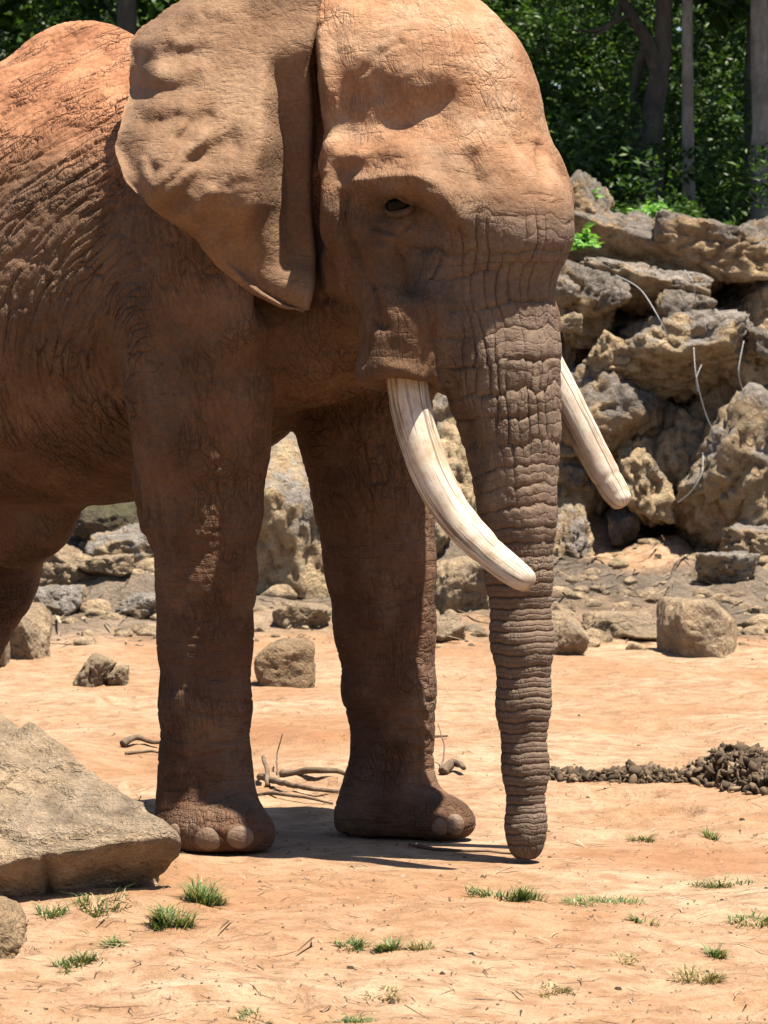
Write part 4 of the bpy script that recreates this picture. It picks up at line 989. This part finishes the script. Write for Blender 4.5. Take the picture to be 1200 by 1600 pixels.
# tree trunks one can tell apart
def bark(name, a, b):
    s = N(name); p = s.coord('Object'); n = s.noise(s.mapv(p, (6, 6, 1.6)), 1.5, 6, .7)
    c = s.ramp(n, [(.3, a), (.52, b), (.7, tuple(v * 1.5 for v in b))]); c = s.mix(s.ramp(s.noise(p, 2.2, 4, .6), [(.5, 0), (.62, .6)]), c, tuple(v * .45 for v in b))
    return s.done(c, .9, s.bump(n, 1, .02))
BARKP = bark('pale_bark', (.24, .205, .17), (.50, .44, .375)); BARKD = bark('dark_bark', (.08, .066, .054), (.20, .17, .14))
def tree(pts, Y, r0, r1, mat, label, limbs=(), crown=None, seed=0):
    P = [at(a, b, Y + dy) for a, b, dy in pts]; P[0][2] = min(P[0][2], float(ground_h(P[0][0], P[0][1])) - .1); b0 = P[0].copy()
    t = empty('tree', b0); tag(t, label, 'tree')
    Q = smooth_path(P, 40); Rr_ = np.linspace(r0, r1, 40) * (1 + .5 * np.exp(-np.arange(40) / 3.)) * (1 + .06 * noise3(Q * 3, seed))
    V, Fc = tube(Q, Rr_, 16); V += (noise3(V * 5, seed + 1) * .1 * r0)[:, None]; obj('trunk', mesh_np('trunk', V - b0, Fc), mat, t)
    for lp, lr in limbs:
        q = smooth_path([at(a, b, Y + dy) for a, b, dy in lp], 16); V, Fc = tube(q, np.linspace(lr, lr * .35, 16), 9); V += (noise3(V * 7, seed + 2) * .12 * lr)[:, None]
        obj('branch', mesh_np('branch', V - b0, Fc), mat, t)
    rg = np.random.RandomState(seed + 70); top = Q[-1]
    cs = [top + rg.normal(size=3) * np.array([.9, .9, .7]) for _ in range(12)]; V, T = cluster(rg, cs, [rg.uniform(.5, .95) for _ in cs], 1800, .30, .2)
    obj('crown', mesh_np('crown', V - b0, T, smooth=False), LEAFD, t)
tree([(1077, 352, 0), (1075, 200, 0), (1074, 0, 0), (1078, -320, 0)], 43.0, .072, .05, BARKP, 'slender straight pale trunk rising behind the middle of the outcrop', seed=1)
tree([(1192, 372, 0), (1190, 200, 0), (1186, 0, 0), (1182, -380, 0)], 42.4, .115, .085, BARKP, 'thick pale trunk at the right edge of the wood', seed=2)
tree([(1176, 352, 0), (1173, 150, 0), (1176, 0, 0), (1170, -330, 0)], 45.5, .085, .06, BARKD, 'darker trunk half hidden by the thick pale trunk', seed=3)
tree([(1014, 330, 0), (1018, 200, 0), (1030, 120, 0), (1036, 60, 0), (1038, 0, 0), (1050, -330, 0)], 44.5, .14, .07, BARKD, 'dark forked tree with a bent limb right of the forehead',
     limbs=[([(1026, 110, 0), (1010, 62, -.1), (985, 22, -.2), (968, -10, -.2), (950, -60, -.2)], .09), ([(985, 22, -.2), (958, 36, -.3), (930, 48, -.3), (895, 47, -.4)], .035), ([(968, 10, -.2), (955, 40, -.3), (925, 58, -.4)], .03), ([(1012, 75, .2), (996, 110, .3), (990, 180, .3), (998, 260, .3)], .075)], seed=4)
tree([(205, 60, 0), (198, 0, 0), (195, -330, 0)], 46.0, .13, .09, BARKD, 'dark trunk just visible between the back and the ear', seed=5)

# leafy plants on the rocks
def plant(px, py, Y, n, spread, leaf, label, seed):
    b = at(px, py, Y); rg = np.random.RandomState(seed); t = empty('leafy_plant', b); tag(t, label, 'plant')
    Vs, Ts, k = [], [], 0; SV, SF = [], []
    for i in range(n):
        a = rg.uniform(0, 2 * np.pi); e = rg.uniform(.2, 1.3); Ls = spread * rg.uniform(.6, 1.1)
        d = np.array([math.cos(a) * math.cos(e), math.sin(a) * math.cos(e), math.sin(e)]); P = np.array([d * Ls * t_ + np.array([0, 0, -.45 * Ls * t_ * t_]) for t_ in np.linspace(0, 1, 8)])
        v, fc = tube(P, [.004] * 8, 4); SF += [tuple(q + len(SV) for q in x) for x in fc]; SV += list(v)
        side = np.cross(d, [0, 0, 1.]); side /= np.linalg.norm(side)
        C = []; az = []
        for j in range(2, 8):
            for sgn in (-1, 1): C.append(P[j] + side * sgn * leaf * .5); q = side * sgn + d * .5; az.append(math.atan2(q[1], q[0]))
        C.append(P[-1] + d * leaf * .5); az.append(a)
        v, T = leaves(np.array(C), leaf, rg, asp=.45, az=np.array(az), el=rg.normal(.0, .25, len(C))); Vs.append(v); Ts.append(T + k); k += len(v)
    obj('foliage', mesh_np('foliage', np.concatenate(Vs), np.concatenate(Ts), smooth=False), LEAFB, t)
    obj('stem', mesh_np('stem', np.array(SV), SF), LEAFB, t)
plant(902, 392, 33.2, 20, .34, .095, 'bright green fern-like plant growing beside the forehead', 3)
plant(915, 306, 34.6, 6, .12, .07, 'small green seedling on top of the outcrop', 4)
plant(1138, 502, 33.7, 5, .10, .05, 'tiny green weed in a crevice of the rocks', 5)
plant(1018, 335, 38.5, 9, .22, .08, 'yellowish green sapling along the crest of the outcrop', 6)

# ------------------------------------------------------------------ grass tufts
def tuft(px, py, wpx, hpx, n, label, seed, dry=False):
    wpx *= 1.1; hpx *= 1.05; n = int(n * 1.9)
    b = on_ground(px, py); m_ = b[1] / FPX; rg = np.random.RandomState(seed); W = wpx / 2 * m_; Hh = hpx * m_
    nc = max(3, int(wpx / 14)); ca = rg.uniform(0, 2 * np.pi, nc); cr_ = np.sqrt(rg.uniform(0, 1, nc)) * .75; cw = rg.uniform(.3, 1, nc)
    k_ = rg.choice(nc, n, p=cw / cw.sum()); x = np.cos(ca[k_]) * cr_[k_] * W + rg.normal(0, W * .20, n); y = np.sin(ca[k_]) * cr_[k_] * W * 1.2 + rg.normal(0, W * .24, n)
    z = ground_h(b[0] + x, b[1] + y) - b[2] - .004
    hh = Hh * (.25 + .75 * cw[k_]) * rg.uniform(.2, 1.15, n) ** 1.3; la = np.arctan2(y, x) + rg.normal(0, 1.1, n); ln = hh * rg.uniform(.3, 1.6, n) + .012; hh = hh * rg.uniform(.5, 1, n)
    d = np.column_stack([np.cos(la), np.sin(la), la * 0]); sd_ = np.column_stack([-d[:, 1], d[:, 0], la * 0]) * rg.uniform(.0012, .0030, n)[:, None]; p = np.column_stack([x, y, z])
    m1 = p + d * (ln * .4)[:, None] + np.column_stack([x * 0, x * 0, hh * .75]); tp_ = p + d * ln[:, None] + np.column_stack([x * 0, x * 0, hh])
    V = np.stack([p - sd_, p + sd_, m1 + sd_ * .8, m1 - sd_ * .8, tp_], 1).reshape(-1, 3); Fc = []
    for k in range(0, 5 * n, 5): Fc += [(k, k + 1, k + 2, k + 3), (k + 3, k + 2, k + 4)]
    o = obj('grass_tuft', mesh_np('grass_tuft', np.array(V), Fc, smooth=False), DRYM if dry else GRASSM, loc=b); tag(o, label, 'grass', 'tufts of grass on the sand')
for a in [
    (318, 1412, 66, 40, 420, 'bright green grass tuft at the right end of the slab', 1), (272, 1446, 68, 38, 420, 'dark green grass tuft in front of the slab corner', 2),
    (188, 1476, 60, 22, 150, 'flat green tuft below the middle of the slab', 3), (128, 1500, 70, 20, 110, 'sparse grey green tuft left of the flat tuft', 4),
    (95, 1518, 46, 18, 70, 'small wispy tuft nearest the bottom left rock', 5), (75, 1432, 60, 24, 120, 'thin grass along the shaded foot of the slab', 6), (150, 1422, 90, 24, 150, 'grass fringe under the undercut of the slab', 7),
    (782, 1404, 104, 26, 520, 'broad green grass patch in front of the trunk tip', 8), (955, 1412, 130, 14, 260, 'long low streak of grass right of the broad patch', 9),
    (1125, 1384, 80, 16, 150, 'low grass patch near the right edge beyond the streak', 10), (1008, 1444, 44, 20, 60, 'single spiky weed below the grass streak', 11),
    (1170, 1440, 90, 18, 170, 'grass patch at the right edge of the sand', 12), (1115, 1494, 50, 22, 110, 'green tuft below the right edge patch', 13),
    (545, 1482, 60, 18, 130, 'small green tuft left of centre foreground', 15), (610, 1484, 50, 24, 170, 'thicker green tuft in the centre foreground', 16),
    (1000, 1312, 40, 20, 60, 'tiny tuft on the sand right of the trunk tip', 20), (1112, 1312, 36, 26, 60, 'small weed beyond the grass streak at right', 21), (560, 1598, 80, 16, 120, 'tuft cut by the bottom edge of the picture', 22), (395, 1596, 60, 14, 80, 'small tuft at the bottom edge left of the cut tuft', 23)]: tuft(*a)
for a in [(665, 1484, 50, 24, 130, 'dry straw tuft right of the centre foreground tufts', 17), (1095, 1530, 80, 30, 150, 'straggly grey dry weed in the lower right', 14), (597, 1556, 60, 14, 110, 'flat dry tuft near the bottom centre', 18),
          (975, 1500, 70, 16, 90, 'faded dry tuft right of the lower centre', 19), (860, 1552, 60, 16, 120, 'scatter of dry stems in the lower right sand', 24)]: tuft(*a, dry=True)

# ------------------------------------------------------------------ dung heap and dark strip, sticks, litter
s = N('dark_mulch'); g_ = s.n('NewGeometry'); MULCH = s.done(s.ramp(g_.outputs['Random Per Island'], [(0, (.07, .048, .030)), (.6, (.16, .11, .07)), (.9, (.26, .18, .11)), (1, (.42, .31, .2))]), .85)
def heap(name, prof, Y0, n, size, label, seed):
    """prof: px, ground py, height px; a strip of crumpled flakes piled on a mound"""
    rg = np.random.RandomState(seed); P = np.array(prof, float); b = on_ground(P[0, 0], P[0, 1]); V = []; Fc = []; nv0 = 0
    d = np.concatenate([[0], np.cumsum(np.abs(np.diff(P[:, 0])))])
    wts = np.interp(np.linspace(0, d[-1], 400), d, P[:, 2]); wts /= wts.sum(); ks = rg.choice(400, n, p=wts) // 16 * 16
    gp = {}
    for k in ks:
        t = k / 399. * d[-1]; px, py, h_ = [np.interp(t, d, P[:, j]) for j in range(3)]
        if k not in gp: gp[k] = on_ground(px, py)
        g = gp[k]; m_ = g[1] / FPX; r = rg.normal(0, .45); hh = .62 * h_ * m_ * max(0, 1 - r * r) * math.sqrt(rg.uniform()) 
        c = np.array([g[0] + rg.normal(0, .02), g[1] + .12 + r * h_ * m_ * 1.3, g[2] + hh])
        v_, f_ = ICO[1]; q = rg.normal(size=(3, 3)); q, _ = np.linalg.qr(q); sz = size * rg.uniform(.35, 1.1) * (1.7 if rg.uniform() < .06 else 1)
        w3 = np.array([1.5, rg.uniform(.5, 1.0), rg.uniform(.18, .6)]) * sz; k0 = nv0; nv0 += len(v_)
        V.append((v_ * rg.uniform(.6, 1.25, (len(v_), 1)) * w3) @ q + c); Fc.append(f_ + k0)
    o = obj(name, mesh_np(name, np.concatenate(V) - b, np.concatenate(Fc), smooth=False), MULCH, loc=b); tag(o, label, 'dung')
heap('dung_heap', [(1075, 1222, 8), (1092, 1225, 40), (1105, 1226, 48), (1120, 1226, 52), (1135, 1228, 84), (1152, 1228, 92), (1168, 1229, 74), (1185, 1230, 82), (1200, 1230, 66), (1260, 1230, 40)], 0, 3200, .030, 'dark brown heap of dung and leaves at the right edge', 1)
heap('dung_strip', [(855, 1222, 20), (900, 1223, 12), (960, 1224, 22), (1000, 1224, 34), (1040, 1224, 22), (1085, 1226, 14)], 0, 1500, .022, 'low dark strip of trampled dung between the trunk and the heap', 2)
s = N('dry_wood'); u_ = s.coord('Object'); WOOD = s.done(s.ramp(s.noise(u_, 20, 4, .6), [(.3, (.13, .085, .055)), (.7, (.33, .24, .165))]), .85, s.bump(s.noise(u_, 60, 3), .6, .006))
def stick(pts, r, label, seed=0, name='stick'):
    P = []
    for a, b, up_ in pts:
        g = on_ground(a, b); g[2] += up_ + r * .6; P.append(g)
    b0 = P[0].copy(); Q = smooth_path(P, 24); Q += np.column_stack([noise3(Q * 9, seed), noise3(Q * 9, seed + 1) * 0, noise3(Q * 9, seed + 2)]) * r * .9
    V, Fc = tube(Q, np.linspace(r, r * .45, 24), 8); o = obj(name, mesh_np(name, V - b0, Fc), WOOD, loc=b0); tag(o, label, 'stick')
stick([(405, 1222, .01), (440, 1236, .03), (490, 1246, .02), (545, 1240, .01)], .016, 'crooked grey branch lying between the forelegs', 1)
stick([(440, 1214, .0), (500, 1222, .02), (556, 1218, .01)], .020, 'straight branch lying behind the crooked branch', 2)
stick([(420, 1232, .0), (412, 1222, .10), (418, 1226, .04)], .012, 'short upturned branch stub at the left end of the branches', 3)
stick([(398, 1244, .0), (450, 1252, .02), (520, 1258, .0)], .010, 'thin twig in front of the crooked branch', 4)
stick([(434, 1212, .0), (433, 1205, .07), (441, 1203, .17)], .005, 'fine upright twig between the forelegs', 5)
stick([(688, 1203, .0), (694, 1197, .08), (684, 1190, .17)], .005, 'fine bent twig behind the far forefoot', 6)
stick([(640, 1322, .0), (690, 1331, .004), (740, 1334, .004), (800, 1336, .0)], .008, 'thin root running along the sand to the trunk tip', 7, 'root')
stick([(190, 1168, .0), (215, 1164, .02), (250, 1170, .01)], .020, 'piece of dead wood left of the near foreleg', 8)
stick([(196, 1180, .0), (235, 1180, .01), (262, 1184, .0)], .010, 'thin dead twig in front of the dead wood', 9)
stick([(690, 1212, .0), (705, 1206, .03), (722, 1214, .02)], .026, 'small knob of wood behind the far forefoot', 10)
stick([(640, 1155, .0), (700, 1156, .01)], .012, 'short twig far behind the forelegs', 11)
# litter: pebbles, straw and crumbs over the sand and the bank
rg = np.random.RandomState(9); V = []; T = []; MI = []
n = 8000; py = np.concatenate([rg.uniform(1010, 1600, 5000), rg.uniform(700, 1060, n - 5000)]); px = rg.uniform(-20, 1220, n)
ysg = 664. * 15 / (py - HOR + 20); ysg = np.where(py < 1010, rg.uniform(28.5, 37, n), ysg); xg = (px - 600) / FPX * ysg; zg = ground_h(xg, ysg)
for i in range(n):
    c = np.array([xg[i], ysg[i], zg[i]]); far = py[i] < 1010; sz = rg.uniform(.003, .008) * (3.6 if far else 1.0) * (2.2 if rg.uniform() < .05 else 1); k = len(V); kind = rg.uniform()
    a = rg.uniform(0, np.pi); d = np.array([math.cos(a), math.sin(a), 0]); e = np.array([-d[1], d[0], 0])
    if kind < .6:
        L = sz * rg.uniform(3, 9); w_ = sz * .25 + .0006; mid = e * L * rg.normal(0, .2) + np.array([0, 0, w_ * 1.2 + L * abs(rg.normal(0, .08))]); c[2] += w_
        V += [c - d * L - e * w_ * .5, c - d * L + e * w_ * .5, c + mid + e * w_, c + mid - e * w_, c + d * L]
        T += [(k, k + 1, k + 2, k + 3), (k + 3, k + 2, k + 4)]
    else:
        up_ = np.array([0, 0, sz * .55]); j_ = rg.uniform(.6, 1.1, 6)
        V += [c - d * sz * j_[0] , c + e * sz * .8 * j_[1] + d * sz * .2, c + d * sz * j_[2], c - e * sz * .8 * j_[3], c + up_ + d * sz * .45 * j_[4] + e * sz * .2, c + up_ * .9 - d * sz * .4 * j_[5] - e * sz * .25]
        T += [(k, k + 1, k + 5), (k + 1, k + 4, k + 5), (k + 1, k + 2, k + 4), (k + 2, k + 3, k + 4), (k + 3, k + 5, k + 4), (k + 3, k, k + 5)]
s = N('litter'); g_ = s.n('NewGeometry'); LIT = s.done(s.ramp(g_.outputs['Random Per Island'], [(0, (.05, .035, .022)), (.3, (.14, .09, .055)), (.5, (.34, .23, .14)), (.8, (.50, .37, .24)), (1, (.62, .50, .36))]), .9)
o = obj('ground_litter', mesh_np('ground_litter', np.array(V), T, smooth=False), LIT); tag(o, 'dry straw, twigs and pebbles strewn over sand and bank', 'litter', kind='stuff')
